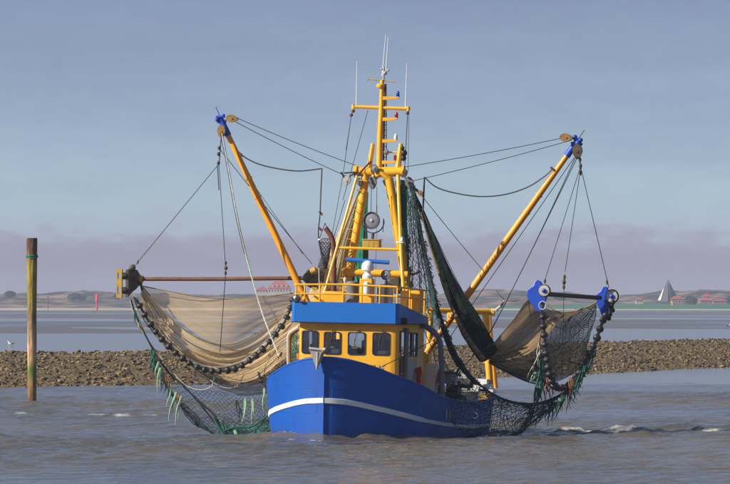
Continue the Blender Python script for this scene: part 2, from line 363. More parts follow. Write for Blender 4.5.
def wall_strip(mb, path, z0, z1, openings, th):
    """vertical wall along a plan path [(x,y)], openings = [(u0,u1,v0,v1)] in metres along the path and z; outward = left of travel is inside"""
    P2 = [Vector((p[0], p[1])) for p in path]; ul = [0]
    for i in range(len(P2)-1): ul.append(ul[-1]+(P2[i+1]-P2[i]).length)
    nr = []
    for i in range(len(P2)):
        t = P2[min(i+1, len(P2)-1)]-P2[max(i-1, 0)]; t.normalize(); nr.append(Vector((t.y, -t.x)))
    def at(u, z, off):
        for i in range(len(ul)-1):
            if u <= ul[i+1]+1e-9:
                f = (u-ul[i])/(ul[i+1]-ul[i]); p = P2[i].lerp(P2[i+1], f)+nr[i].lerp(nr[i+1], f)*off; return Vector((p.x, p.y, z))
        p = P2[-1]+nr[-1]*off; return Vector((p.x, p.y, z))
    us = sorted(set([round(u, 5) for u in ul]+[round(o[k], 5) for o in openings for k in (0, 1)])); zs = sorted(set([z0, z1]+[o[k] for o in openings for k in (2, 3)]))
    hole = lambda u, z: any(o[0] < u < o[1] and o[2] < z < o[3] for o in openings)
    H = {}
    for i in range(len(us)-1):
        for j in range(len(zs)-1): H[i, j] = not hole((us[i]+us[i+1])/2, (zs[j]+zs[j+1])/2)
    vid = {}
    def V(i, j, k):
        if (i, j, k) not in vid: vid[i, j, k] = len(mb.v); mb.v.append(at(us[i], zs[j], -th if k else 0))
        return vid[i, j, k]
    for (i, j), solid in H.items():
        if not solid: continue
        mb.f.append((V(i, j, 0), V(i+1, j, 0), V(i+1, j+1, 0), V(i, j+1, 0))); mb.f.append((V(i, j, 1), V(i, j+1, 1), V(i+1, j+1, 1), V(i+1, j, 1)))
        for di, dj, e in ((-1, 0, ((i, j), (i, j+1))), (1, 0, ((i+1, j+1), (i+1, j))), (0, -1, ((i+1, j), (i, j))), (0, 1, ((i, j+1), (i+1, j+1)))):
            if not H.get((i+di, j+dj), False):
                a, b = e; mb.f.append((V(*a, 0), V(*b, 0), V(*b, 1), V(*a, 1)))
    return at

# ================================================================== SETTING
def grid_mesh(xs, ys, zf, name, mat, kind='structure', attrs=None):
    X, Y = np.meshgrid(xs, ys); Z = zf(X, Y) if callable(zf) else zf
    nx, ny = len(xs), len(ys); co_ = np.stack([X.ravel(), Y.ravel(), Z.ravel()], 1).astype(np.float32)
    i = np.arange(nx-1); j = np.arange(ny-1); I, J = np.meshgrid(i, j); a = (J*nx+I).ravel()
    quads = np.stack([a, a+1, a+nx+1, a+nx], 1).astype(np.int32)
    me = bpy.data.meshes.new(name); me.vertices.add(len(co_)); me.vertices.foreach_set('co', co_.ravel())
    me.loops.add(quads.size); me.loops.foreach_set('vertex_index', quads.ravel())
    me.polygons.add(len(quads)); me.polygons.foreach_set('loop_start', np.arange(0, quads.size, 4, dtype=np.int32)); me.polygons.foreach_set('loop_total', np.full(len(quads), 4, dtype=np.int32))
    me.update(calc_edges=True); me.polygons.foreach_set('use_smooth', [True]*len(quads))
    for k, vals in (attrs or {}).items():
        at = me.attributes.new(k, 'FLOAT', 'POINT'); at.data.foreach_set('value', vals.ravel().astype(np.float32))
    me.materials.append(MAT[mat]); o = bpy.data.objects.new(name, me); C.objects.link(o); o['kind'] = kind
    return o

# water material: turbid tidal water, foam by attribute
m, t, b = newmat('water'); L = t.links
tcw = N(t, 'ShaderNodeTexCoord')
mw = N(t, 'ShaderNodeMapping'); mw.inputs['Scale'].default_value = (.045, .012, 1); L.new(tcw.outputs['Object'], mw.inputs[0])
nw = N(t, 'ShaderNodeTexNoise'); nw.inputs['Scale'].default_value = 3; nw.inputs['Detail'].default_value = 5; L.new(mw.outputs[0], nw.inputs[0])
cw = N(t, 'ShaderNodeValToRGB'); cw.color_ramp.elements[0].position = .35; cw.color_ramp.elements[0].color = (.072, .070, .062, 1); cw.color_ramp.elements[1].position = .65; cw.color_ramp.elements[1].color = (.125, .10, .068, 1); L.new(nw.outputs[0], cw.inputs[0])
fa = N(t, 'ShaderNodeAttribute', attribute_name='foam')
nf = N(t, 'ShaderNodeTexNoise'); nf.inputs['Scale'].default_value = 8; nf.inputs['Detail'].default_value = 8; nf.inputs['Roughness'].default_value = .85; L.new(tcw.outputs['Object'], nf.inputs[0])
fs_ = N(t, 'ShaderNodeMath', operation='ADD'); L.new(fa.outputs['Fac'], fs_.inputs[0]); L.new(nf.outputs[0], fs_.inputs[1])
fr = N(t, 'ShaderNodeMapRange'); fr.inputs[1].default_value = 1.0; fr.inputs[2].default_value = 1.75; L.new(fs_.outputs[0], fr.inputs[0])
mf = N(t, 'ShaderNodeMix', data_type='RGBA'); L.new(fr.outputs[0], mf.inputs[0]); L.new(cw.outputs[0], mf.inputs[6]); mf.inputs[7].default_value = (.70, .68, .62, 1); L.new(mf.outputs[2], b.inputs['Base Color'])
rf = N(t, 'ShaderNodeMapRange'); rf.inputs[3].default_value = .07; rf.inputs[4].default_value = .9; L.new(fr.outputs[0], rf.inputs[0]); L.new(rf.outputs[0], b.inputs['Roughness'])
b.inputs['IOR'].default_value = 1.33
n5 = N(t, 'ShaderNodeTexNoise'); n5.inputs['Scale'].default_value = 2.6; n5.inputs['Detail'].default_value = 4; n5.inputs['Roughness'].default_value = .5; m5 = N(t, 'ShaderNodeMapping'); m5.inputs['Scale'].default_value = (.8, 1.5, 1); L.new(tcw.outputs['Object'], m5.inputs[0]); L.new(m5.outputs[0], n5.inputs[0])
bw = N(t, 'ShaderNodeBump'); bw.inputs['Strength'].default_value = 1; bw.inputs['Distance'].default_value = .075; L.new(n5.outputs[0], bw.inputs['Height']); L.new(bw.outputs[0], b.inputs['Normal'])

def hull_dist(X, Y):
    """approximate distance outside the hull's waterline plan (metres), local s too"""
    a = R(11.5); dx = X+1.31; lx = dx*math.cos(a)-Y*math.sin(a)*1.0; ls = dx*math.sin(a)+Y*math.cos(a)
    hb = np.interp(ls, [-.01, 0, .5, 1, 2, 3, 5, 12, 17, 18.8, 18.9], [0, 0, .8, 1.4, 2.0, 2.25, 2.35, 2.35, 2.1, 0, 0])
    dside = np.abs(lx)-hb; dfront = np.maximum(0, -ls); dback = np.maximum(0, ls-18.8)
    return np.maximum(dside, 0)+dfront+dback, ls, lx
wv = []
for k in range(90):
    lam = .5*(3.0/.5)**(rng.random()**1.1); ang = rng.normal(-1.72, .42); amp = .0085*lam**.3*rng.uniform(.5, 1.3)
    wv.append((2*math.pi/lam*math.cos(ang), 2*math.pi/lam*math.sin(ang), amp, rng.uniform(0, 6.28)))
def bump2(X, Y, x, y, rx, ry): return np.exp(-((X-x)/rx)**2-((Y-y)/ry)**2)
FO = {}
def water_z(X, Y):
    Z = np.zeros_like(X); fine = np.clip((185-Y)/60, .0, 1)*np.clip((30-np.abs(X))/6, 0, 1)*np.clip((Y+140)/40, 0, 1)
    for kx, ky, a, p in wv:
        s = np.sin(kx*X+ky*Y+p); Z += a*(s+.35*np.abs(s))
    env = .75+.5*np.sin(X*.11+1.3*np.sin(Y*.045))*np.sin(Y*.07+X*.05)
    Z *= (fine*env)*.70
    foam = np.zeros_like(X)
    d, ls, lx = hull_dist(X, Y)
    bowm = np.exp(-(d/.9)**2)*np.clip(1-(ls-1.5)/5, 0, 1)*(ls > -2.5)
    wob = .7+.3*np.sin(X*3.1+Y*2)+.15*np.sin(X*7+Y*5)
    Z += .21*bowm*wob; Z -= .20*np.exp(-(d/6)**2)*np.clip((ls-1)/9, 0, 1)*(lx > 0)*(.75+.25*np.cos(d))*np.exp(-np.maximum(0, ls-18)/6); foam += np.exp(-(d/.28)**2)*np.clip(1-(ls-3)/9, .42, 1)*(ls > -1)*.60*wob
    foam += np.exp(-(d/.25)**2)*(ls > 2)*.35
    # wake ridge running off to the right of the quarter
    def ridge(x0, y0, x1, y1, h, w, fo, seed=0):
        nonlocal Z, foam
        L_ = math.hypot(x1-x0, y1-y0); tx, ty = (x1-x0)/L_, (y1-y0)/L_
        u = ((X-x0)*tx+(Y-y0)*ty)/L_; q = -(X-x0)*ty+(Y-y0)*tx
        q = q+.35*np.sin(u*9+seed)+.12*np.sin(u*31+seed*2)
        e = np.clip(u/.15, 0, 1)*np.clip((1-u)/.2, 0, 1)
        hh = e*np.exp(-(q/w)**2)*(.75+.25*np.sin(u*17+seed*3))
        hh = hh*(.78+.3*np.sin(X*8.3+3*np.sin(Y*5.1+seed))*np.sin(Y*6.7+X*3.1)+.16*np.sin(X*11+Y*9)*np.sin(X*4.3-Y*7)); Z += h*hh; foam += fo*e*np.exp(-((q+w*.35)/(w*.55))**2)*(.75+.35*np.sin(u*23+seed)*np.sin(u*7+seed*1.7))
    def rg(px0, py0, px1, py1, *a, **k):
        A = G(px0, py0, CAMZ*F/(py0-HY)); B = G(px1, py1, CAMZ*F/(py1-HY)); ridge(A.x, A.y, B.x, B.y, *a, **k)
    rg(535, 437, 650, 436, .26, .8, 1.5, seed=1); rg(565, 438.5, 620, 438, .14, .6, 1.1, seed=11)
    rg(590, 437, 760, 436.0, .17, .7, 1.2, seed=5)
    rg(500, 441, 600, 441, .10, .9, .12, seed=7)
    rg(92, 418, 172, 421.5, .13, .7, 1.0, seed=2)
    rg(-10, 401, 70, 400, .08, .6, .62, seed=3)
    rg(-12, 415, 62, 417, .08, .7, .8, seed=4)
    rg(40, 404, 150, 400, .05, .6, .5, seed=8)
    rg(600, 441, 790, 439, .12, .9, .2, seed=6)
    crest = np.clip((Z-.30)/.06, 0, 1)*.1; foam += crest*fine
    FO['foam'] = foam
    return Z
def axis_pts(a, b, step, lo, hi, g=1.13):
    mid = list(np.arange(a, b+1e-6, step)); l = []; s = step; x = a
    while x > lo: s *= g; x -= s; l.append(max(x, lo))
    r_ = []; s = step; x = mid[-1]
    while x < hi: s *= g; x += s; r_.append(min(x, hi))
    return np.array(l[::-1]+mid+r_)
xs = axis_pts(-19, 19, .17, -9000, 9000, 1.16); ys = axis_pts(-66, 160, .17, -700, 3700, 1.03)
X, Y = np.meshgrid(xs, ys); Zw = water_z(X, Y)
grid_mesh(xs, ys, Zw, 'water', 'water', attrs=FO)
del X, Y, Zw

# mud flats, beach and land beyond as one sheet
def ground_mat(name, cols, sx_, sy_, rough=.8, wet=False, z=1, bump=.3, scale=1, pos=None):
    m, t, b = newmat(name); L = t.links
    tc = N(t, 'ShaderNodeTexCoord'); mp = N(t, 'ShaderNodeMapping'); mp.inputs['Scale'].default_value = (sx_, sy_, z); L.new(tc.outputs['Object'], mp.inputs[0])
    n = N(t, 'ShaderNodeTexNoise'); n.inputs['Scale'].default_value = scale; n.inputs['Detail'].default_value = 9; n.inputs['Roughness'].default_value = .62; L.new(mp.outputs[0], n.inputs[0])
    c = N(t, 'ShaderNodeValToRGB'); L.new(n.outputs[0], c.inputs[0]); k = len(cols)
    while len(c.color_ramp.elements) > 1: c.color_ramp.elements.remove(c.color_ramp.elements[0])
    for i, col in enumerate(cols):
        p = pos[i] if pos else .3+.4*i/(k-1)
        if i == 0: c.color_ramp.elements[0].position = p; c.color_ramp.elements[0].color = (*col, 1)
        else: e = c.color_ramp.elements.new(p); e.color = (*col, 1)
    L.new(c.outputs[0], b.inputs['Base Color'])
    if wet:
        mr = N(t, 'ShaderNodeMapRange'); mr.inputs[1].default_value = .42; mr.inputs[2].default_value = .55; mr.inputs[3].default_value = .2; mr.inputs[4].default_value = .6; L.new(n.outputs[0], mr.inputs[0]); L.new(mr.outputs[0], b.inputs['Roughness'])
    else: b.inputs['Roughness'].default_value = rough; b.inputs['Specular IOR Level'].default_value = .2
    bm = N(t, 'ShaderNodeBump'); bm.inputs['Strength'].default_value = bump; bm.inputs['Distance'].default_value = .1; L.new(n.outputs[0], bm.inputs['Height']); L.new(bm.outputs[0], b.inputs['Normal'])
    return m, t, b, c
ground_mat('mud', [(.06, .062, .065), (.11, .10, .095), (.17, .15, .13)], .02, .006, wet=True, bump=.5)
ground_mat('sand', [(.36, .29, .21), (.46, .38, .28), (.52, .44, .34)], .01, .004)
ground_mat('dune', [(.02, .026, .018), (.05, .05, .04), (.20, .13, .08), (.32, .22, .15)], .045, .014, z=.3, scale=1.2, bump=.8, pos=[.36, .46, .54, .66])
ground_mat('marsh', [(.02, .12, .05), (.035, .16, .06), (.06, .17, .06)], .02, .006)
ground_mat('bank', [(.012, .009, .007), (.07, .045, .022), (.20, .135, .06), (.32, .225, .115)], 1.1, .9, scale=2.4, bump=1, pos=[.38, .45, .54, .66])
ground_mat('rock', [(.010, .008, .006), (.055, .038, .018), (.21, .14, .062), (.36, .26, .13)], 1, 1, z=1, scale=2.2, bump=1, pos=[.40, .46, .54, .66])
def mud_z(X, Y):
    return -.03+.034*np.clip((Y-760)/60, 0, 1)-.028*(np.sin(X*.021+Y*.0042)*np.sin(Y*.011+1+np.sin(X*.008)*1.6)) + .02*np.clip((Y-1500)/1500, 0, 1)
grid_mesh(np.linspace(-900, 900, 140), np.concatenate([np.linspace(700, 1600, 120), np.linspace(1615, 3240, 60)]), mud_z, 'mud_flats', 'mud')
grid_mesh(np.array([-9000, -3000, -600, 0, 600, 3000, 9000]), np.array([3180, 3300, 3700, 4200, 6000, 12000, 30000]), lambda X, Y: .02+np.clip((Y-3200)/900, 0, 1)*.75, 'beach', 'sand')
grid_mesh(np.linspace(60, 1200, 24), np.array([3470, 3500, 3600, 3760]), lambda X, Y: -.1+np.clip((Y-3470)/30, 0, 1)*.9+np.clip((Y-3500)/260, 0, 1)*1.8-1.2*np.clip((115-X)/55, 0, 1), 'salt_marsh', 'marsh')
def dune_z(X, Y):
    f = lambda fx, fy, s: np.array([[noise.noise(Vector((x*fx, y*fy, s))) for x in X[0]] for y in Y[:, 0]])
    base = np.interp(X[0], [-400, -190, -150, -100, -60, 0, 40, 62, 80, 110, 135, 165, 185, 210, 400], [7, 8.8, 9.3, 8.3, 8.2, 6.2, 8.2, 10.6, 11.4, 9.0, 6.6, 8.6, 11.2, 9.4, 8.5])
    y = Y[:, 0]; rise = np.clip((y-3740)/260, 0, 1)**.8*np.clip((5000-y)/300, 0, 1)
    return -1+(base[None, :]+1)*rise[:, None]*(.84+.2*f(.03, .01, 2)+.14*f(.10, .03, 8)+.06*f(.3, .06, 12))
grid_mesh(np.linspace(-640, 640, 420), np.linspace(3740, 5000, 70), dune_z, 'dune_hills', 'dune')

# haze over the whole scene
m = bpy.data.materials.new('haze_air'); m.use_nodes = True; t = m.node_tree; t.nodes.remove(t.nodes['Principled BSDF'])
pv = N(t, 'ShaderNodeVolumePrincipled'); pv.inputs['Color'].default_value = (.72, .80, 1.0, 1); pv.inputs['Density'].default_value = 1.1e-4; pv.inputs['Anisotropy'].default_value = .2
t.links.new(pv.outputs[0], t.nodes['Material Output'].inputs['Volume']); MAT['haze'] = m
hz = MB(ID); hz.box((0, 2600, 9.0), (6000, 6200, 23.0)); hz.build('haze', 'haze', None, smooth=0, kind='stuff')
bpy.data.objects['haze'].visible_shadow = True

# ------------------------------------------------------------------ stone bank
def bank_edge(px): return np.interp(px, [-200, 0, 150, 600, 730, 900], [395, 393, 388, 375, 369.5, 365]), np.interp(px, [-200, 0, 150, 600, 730, 900], [352.5, 351.5, 350.5, 343, 341, 339])
xsb = np.linspace(-70, 95, 620); vb = np.linspace(0, 1, 60)
def bank_xy(x, v):
    px = 365+x/450*F; yb, yt = bank_edge(px)
    d0 = CAMZ*F/(yb-HY); d1 = (CAMZ-1.15)*F/(yt-HY); return CAMY+d0+(d1-d0)*v, v
Xb, Vb = np.meshgrid(xsb, vb); Yb, _ = bank_xy(Xb, Vb*1.25)
nb = np.array([[noise.noise(Vector((Xb[j, i]*.9, Yb[j, i]*.5, 0)))*.5+noise.noise(Vector((Xb[j, i]*.25, Yb[j, i]*.12, 5))) for i in range(len(xsb))] for j in range(len(vb))])
prof = np.interp(Vb*1.25, [0, .06, .4, .85, 1.0, 1.12, 1.25], [-.12, .06, .55, 1.05, 1.1, .7, -.3])
nb2 = np.array([[noise.noise(Vector((Xb[j, i]*2.2, Yb[j, i]*.9, 9))) for i in range(len(xsb))] for j in range(len(vb))])
Zb = prof+(nb*.13+nb2*.13)*np.clip(prof*3, .2, 1)
me_b = grid_mesh(xsb, vb, Zb, 'stone_bank', 'bank')
cob = np.stack([Xb.ravel(), Yb.ravel(), Zb.ravel()], 1).astype(np.float32); me_b.data.vertices.foreach_set('co', cob.ravel()); me_b.data.update()
ico_v = []; ph_ = (1+5**.5)/2
for a_, b_ in ((1, ph_), (-1, ph_), (1, -ph_), (-1, -ph_)): ico_v += [(0, a_, b_), (a_, b_, 0), (b_, 0, a_)]
ico = np.array(ico_v)/math.hypot(1, ph_)
import bmesh
bmm = bmesh.new(); [bmm.verts.new(v) for v in ico]; bmesh.ops.convex_hull(bmm, input=bmm.verts[:]); bmm.verts.index_update()
ico = np.array([v.co[:] for v in bmm.verts]); icof = np.array([[v.index for v in f.verts] for f in bmm.faces]); bmm.free()
NR = 34000; rv = np.empty((NR*12, 3), dtype=np.float32); rf_ = np.empty((NR*20, 3), dtype=np.int32)
for k in range(NR):
    i = rng.integers(0, len(xsb)); v_ = rng.random()**1.15; j = int(min(len(vb)-1, v_/1.25*len(vb)*1.02))
    x = Xb[j, i]+rng.uniform(-.2, .2); y = Yb[j, i]+rng.uniform(-1, 1); z = Zb[j, i]
    cl = noise.noise(Vector((x*.6, y*.3, 20)))
    s = rng.uniform(.04, .115)*(1+.9*cl) if rng.random() < .993 else rng.uniform(.12, .18)
    q = ico*(1+rng.uniform(-.55, .45, (12, 1)))*np.array([rng.uniform(.8, 1.5), rng.uniform(.8, 1.4), rng.uniform(.5, .85)])*s
    a_ = rng.uniform(0, 6.28); ca, sa = math.cos(a_), math.sin(a_)
    q = np.stack([q[:, 0]*ca-q[:, 1]*sa, q[:, 0]*sa+q[:, 1]*ca, q[:, 2]], 1)+np.array([x, y, z+s*.25])
    rv[k*12:(k+1)*12] = q; rf_[k*20:(k+1)*20] = icof+k*12
mer = bpy.data.meshes.new('bank_stones'); mer.vertices.add(len(rv)); mer.vertices.foreach_set('co', rv.ravel()); mer.loops.add(rf_.size); mer.loops.foreach_set('vertex_index', rf_.ravel())
mer.polygons.add(len(rf_)); mer.polygons.foreach_set('loop_start', np.arange(0, rf_.size, 3, dtype=np.int32)); mer.polygons.foreach_set('loop_total', np.full(len(rf_), 3, dtype=np.int32)); mer.update(calc_edges=True)
mer.materials.append(MAT['rock']); o = bpy.data.objects.new('bank_stones', mer); C.objects.link(o); o['kind'] = 'stuff'
o['label'] = 'brown mussel covered stones heaped along the low bank'; o['category'] = 'stones'

# ------------------------------------------------------------------ mooring pile on the left
ground_mat('pile_wood', [(.10, .08, .06), (.35, .30, .22), (.62, .55, .45), (.80, .72, .6)], 6, 6, z=1.1, scale=1.5, bump=1)
_m = MAT['pile_wood']; _t = _m.node_tree; _b = _t.nodes['Principled BSDF']; _c = [n for n in _t.nodes if n.type == 'VALTORGB'][0]
_tc = [n for n in _t.nodes if n.type == 'TEX_COORD'][0]
_s = N(_t, 'ShaderNodeSeparateXYZ'); _t.links.new(_tc.outputs['Object'], _s.inputs[0])
_r = N(_t, 'ShaderNodeValToRGB'); _mr = N(_t, 'ShaderNodeMapRange'); _mr.inputs[2].default_value = 6.8; _t.links.new(_s.outputs[2], _mr.inputs[0]); _t.links.new(_mr.outputs[0], _r.inputs[0])
_st = [(0, (.10, .06, .03)), (.12, (.16, .10, .05)), (.22, (.08, .13, .02)), (.28, (.30, .22, .13)), (.36, (.34, .24, .17)), (.44, (.22, .17, .12)), (.55, (.12, .09, .05)), (.7, (.16, .14, .03)), (.85, (.17, .15, .03)), (.93, (.12, .07, .035)), (1, (.06, .04, .03))]
_r.color_ramp.elements.remove(_r.color_ramp.elements[0]); _r.color_ramp.elements[0].position = 0; _r.color_ramp.elements[0].color = (*_st[0][1], 1)
for p_, c_ in _st[1:]: e = _r.color_ramp.elements.new(p_); e.color = (*c_, 1)
_mx = N(_t, 'ShaderNodeMix', data_type='RGBA'); _mx.blend_type = 'OVERLAY'; _mx.inputs[0].default_value = .8; _t.links.new(_r.outputs[0], _mx.inputs[6]); _t.links.new(_c.outputs[0], _mx.inputs[7]); 
_hs = N(_t, 'ShaderNodeHueSaturation'); _hs.inputs['Value'].default_value = 1.7; _t.links.new(_mx.outputs[2], _hs.inputs['Color']); _t.links.new(_hs.outputs[0], _b.inputs['Base Color'])
pd = CAMZ*F/(405-HY); pb = G(32, 405, pd); pile = thing('mooring_pile', 'weathered wooden mooring pile with a green band near its top, standing in the water', 'pile', pb, ID)
mb = MB(ID); n = 22; rows = 40; zt = (405-238)/F*pd
for j in range(rows+1):
    f = j/rows; z = -1+(zt+1)*f
    for k in range(n):
        a = 2*math.pi*k/n; r = (.175+.045*f)*(1+.07*noise.noise(Vector((math.cos(a)*2.2, math.sin(a)*2.2, z*.35)))+.05*noise.noise(Vector((math.cos(a)*5, math.sin(a)*5, z*.9))))
        if f > .93: r *= 1+.1*noise.noise(Vector((a, z*3, 2)))
        mb.v.append(pb+Vector((math.cos(a)*r, math.sin(a)*r, z)))
for j in range(rows):
    for k in range(n): mb.f.append((j*n+k, j*n+(k+1) % n, (j+1)*n+(k+1) % n, (j+1)*n+k))
mb.f.append(tuple(rows*n+k for k in range(n))); mb.build('trunk', 'pile_wood', pile, smooth=50)
zb = (405-256)/F*pd
mb = MB(ID); mb.tube([pb+Vector((math.cos(a)*.235, math.sin(a)*.235, zb+.02*math.sin(3*a))) for a in np.linspace(0, 6.283, 20)[:-1]], .035, 6, closed=True); mb.tube([pb+Vector((math.cos(a)*.232, math.sin(a)*.232, zb-.06+.02*math.sin(2*a+1))) for a in np.linspace(0, 6.283, 20)[:-1]], .028, 6, closed=True)
mb.build('band', 'net_teal', pile, label='green rope band')

# ------------------------------------------------------------------ gulls
def gull(px, py, d, yaw, label, sc=1.0, z=None):
    p = G(px, py, d); p.z = z if z is not None else p.z
    fr_ = Matrix.Translation(p) @ Matrix.Rotation(yaw, 4, 'Z') @ Matrix.Scale(sc, 4)
    g = thing('gull', label, 'bird', p, ID, group='gulls on the tidal water'); mb = MB(fr_)
    mb.tube([(-.30, 0, .16), (-.2, 0, .15), (-.08, 0, .13), (.06, 0, .13), (.15, 0, .17), (.19, 0, .24), (.21, 0, .29), (.25, 0, .30), (.27, 0, .29)], [.01, .035, .085, .095, .07, .04, .045, .035, .008], 10)
    mb.build('body', 'white', g)
    mb = MB(fr_)
    for s in (1, -1): mb.tube([(.08, .07*s, .17), (-.05, .09*s, .18), (-.2, .06*s, .18), (-.36, .03*s, .19)], [.02, .045, .035, .006], 8)
    mb.build('wings', 'grey', g)
    mb = MB(fr_); mb.tube([(.27, 0, .295), (.32, 0, .28)], [.012, .003], 5); mb.build('beak', 'orange', g)
    mb = MB(fr_); [mb.cyl((.0, .03*s, .07), (.01, .03*s, -.02), .008, 5) for s in (1, -1)]; mb.build('legs', 'orange', g)
gull(11, 345, CAMZ*F/45.5, R(170), 'white gull on the pale water above the stone bank, left of the pile', 1.25, .02)
gull(728, 327, CAMZ*F/27.5, R(20), 'white gull on the mud flats at the right edge of the photo', 1.6, .02)

# ------------------------------------------------------------------ far shore buildings
for nm, cc in (('roof_red', (.42, .075, .05)), ('wall_brick', (.34, .12, .08)), ('wall_pale', (.5, .44, .38)), ('pyr_grey', (.065, .06, .07)), ('pyr_pale', (.72, .68, .56)), ('beacon_red', (.75, .03, .03)), ('yellow_sign', (.75, .5, .05)), ('dark_pane', (.02, .025, .04)), ('leaf_dark', (.025, .045, .03)), ('bark', (.06, .04, .03))):
    paint(nm, cc, rough=.75, var=.2, scale=.4, streak=False, bump=.1)
def house(px0, px1, pyb, pye, pyr, d, label, wallm='wall_brick', hip=True, nwin=5, dormers=0, name='house'):
    a = G(px0, pyb, d); b_ = G(px1, pyb, d); w = b_.x-a.x; zb_ = a.z; ze = G(0, pye, d).z; zr = G(0, pyr, d).z; dp = max(7, w*.4); y0 = a.y
    h = thing(name, label, 'house', (a.x+w/2, y0+dp/2, zb_), ID)
    mb = MB(ID); mb.box((a.x+w/2, y0+dp/2, (zb_-1+ze)/2), (w, dp, ze-zb_+1)); mb.build('wall', wallm, h, smooth=0)
    o_ = .4; k = min(w*.28, dp*.8) if hip else 0.01
    e = [Vector((a.x-o_, y0-o_, ze)), Vector((b_.x+o_, y0-o_, ze)), Vector((b_.x+o_, y0+dp+o_, ze)), Vector((a.x-o_, y0+dp+o_, ze)), Vector((a.x+k, y0+dp/2, zr)), Vector((b_.x-k, y0+dp/2, zr))]
    mb = MB(ID); mb.add([q+Vector((0, 0, .01)) for q in e], [(0, 1, 5, 4), (2, 3, 4, 5), (1, 2, 5), (3, 0, 4), (3, 2, 1, 0)]); rf = mb.build('roof', 'roof_red', h, smooth=0)
    mb = MB(ID); mb.box((a.x+w*.6, y0+dp/2, zr+.2), (.6, .6, 1.4)); mb.build('chimney', 'wall_brick', rf, smooth=0)
    for i in range(dormers):
        x = a.x+w*(i+1)/(dormers+1); z = ze+(zr-ze)*.35; mb = MB(ID); mb.box((x, y0+dp*.18, z), (1.1, dp*.3, 1.0)); dm = mb.build('dormer', 'wall_pale', rf, smooth=0)
    for i in range(nwin):
        x = a.x+w*(i+.5)/nwin; zc = zb_+(ze-zb_)*.55; hh = (ze-zb_)*.5; mb = MB(ID); mb.box((x, y0-.02, zc), (w/nwin*.6, .1, hh)); wi = mb.build('window', 'white', h, smooth=0)
        mb = MB(ID); mb.box((x, y0-.05, zc), (w/nwin*.6-.25, .1, hh-.25)); mb.build('pane', 'dark_pane', wi, smooth=0)
    return h
house(268, 291, 293.5, 288.5, 281, 3980, 'large house with a broad red hipped roof on the far shore behind the tan net', 'wall_pale', nwin=8, dormers=4)
house(256, 268, 293.5, 290, 287.3, 4000, 'low house with a small red roof left of the large red roofed house', 'wall_pale', nwin=4)
house(671, 684, 304.5, 299, 296, 3960, 'red brick house with yellow annexe below the pyramid', 'wall_brick', nwin=4)
house(700, 712, 304.0, 300.5, 298, 4010, 'low red roofed house right of the dark trees on the far shore', 'wall_brick', nwin=3)
house(713, 727, 304.5, 301, 299, 3970, 'long red brick house near the right edge of the far shore', 'wall_brick', nwin=4)
house(703, 710, 298, 296.4, 294, 4130, 'small red roof up on the dune, above the other houses', 'wall_brick', nwin=2)
house(636, 643, 303, 300, 298.2, 4000, 'small pale cottage with red roof left of the pyramid', 'wall_pale', nwin=2)
# pyramid
d = 3990; a = G(658, 299.5, d); bq = G(680, 299.5, d); ap = G(668.5, 279.5, d); ap.y += 6
pyr = thing('pyramid_building', 'tall grey pyramid with a pale glazed strip on its left face, on the dunes', 'pyramid', ((a+bq)/2), ID)
cs = [Vector((a.x, a.y+5, a.z-1)), Vector((a.x+(bq.x-a.x)*.45, a.y-1, a.z-1)), Vector((bq.x, a.y+5, a.z-1)), Vector((a.x+(bq.x-a.x)*.5, a.y+13, a.z-1)), ap]
mb = MB(ID); mb.add(cs, [(0, 1, 4), (1, 2, 4), (2, 3, 4), (3, 0, 4), (3, 2, 1, 0)]); mb.build('wall', 'pyr_grey', pyr, smooth=0)
q = lambda i, j, f: cs[i].lerp(cs[j], f)
mb = MB(ID); o_ = Vector((-.12, -.2, .05)); l0 = cs[0].lerp(ap, .05)+o_; l1 = cs[0].lerp(ap, .62)+o_; e0 = cs[0].lerp(cs[1], .28).lerp(ap, .05)+o_; e1 = cs[0].lerp(cs[1], .08).lerp(ap, .62)+o_
mb.prism([l0, e0, e1, l1], (-.1, -.15, 0)); mb.build('glazing', 'pyr_pale', pyr, smooth=0)
mb = MB(ID)
for f in (.25, .5, .75):
    mb.tube([cs[1].lerp(cs[2], f)+Vector((.1, -.15, 0)), ap.lerp(cs[1].lerp(cs[2], f), .05)+Vector((.1, -.15, 0))], .12, 4)
mb.build('rib', 'grey', pyr)
# beacons and posts on the flats
def beacon(px, pyb, pyt, d, w, matn, label, board=True):
    p = G(px, pyb, d); h = (pyb-pyt)/F*d; t_ = thing('beacon', label, 'beacon', p, ID)
    mb = MB(ID); mb.cyl(p-Vector((0, 0, 1)), p+Vector((0, 0, h)), w*.28, 8); mb.build('post', matn, t_)
    mb = MB(ID); mb.lathe([(w*.5, 0), (w*.5, h*.5), (w*.3, h*.55)], p+Vector((0, 0, h*.45)), n=10); mb.build('daymark', matn, t_)
beacon(97, 309, 294, 3400, 1.3, 'beacon_red', 'tall red beacon standing on the far tidal flats')
beacon(48, 309, 296, 3420, .5, 'rust', 'thin dark pole beacon on the far flats just right of the pile')
beacon(672.5, 304.5, 301.5, 3900, 1.2, 'yellow_sign', 'small yellow marker in front of the red brick house')
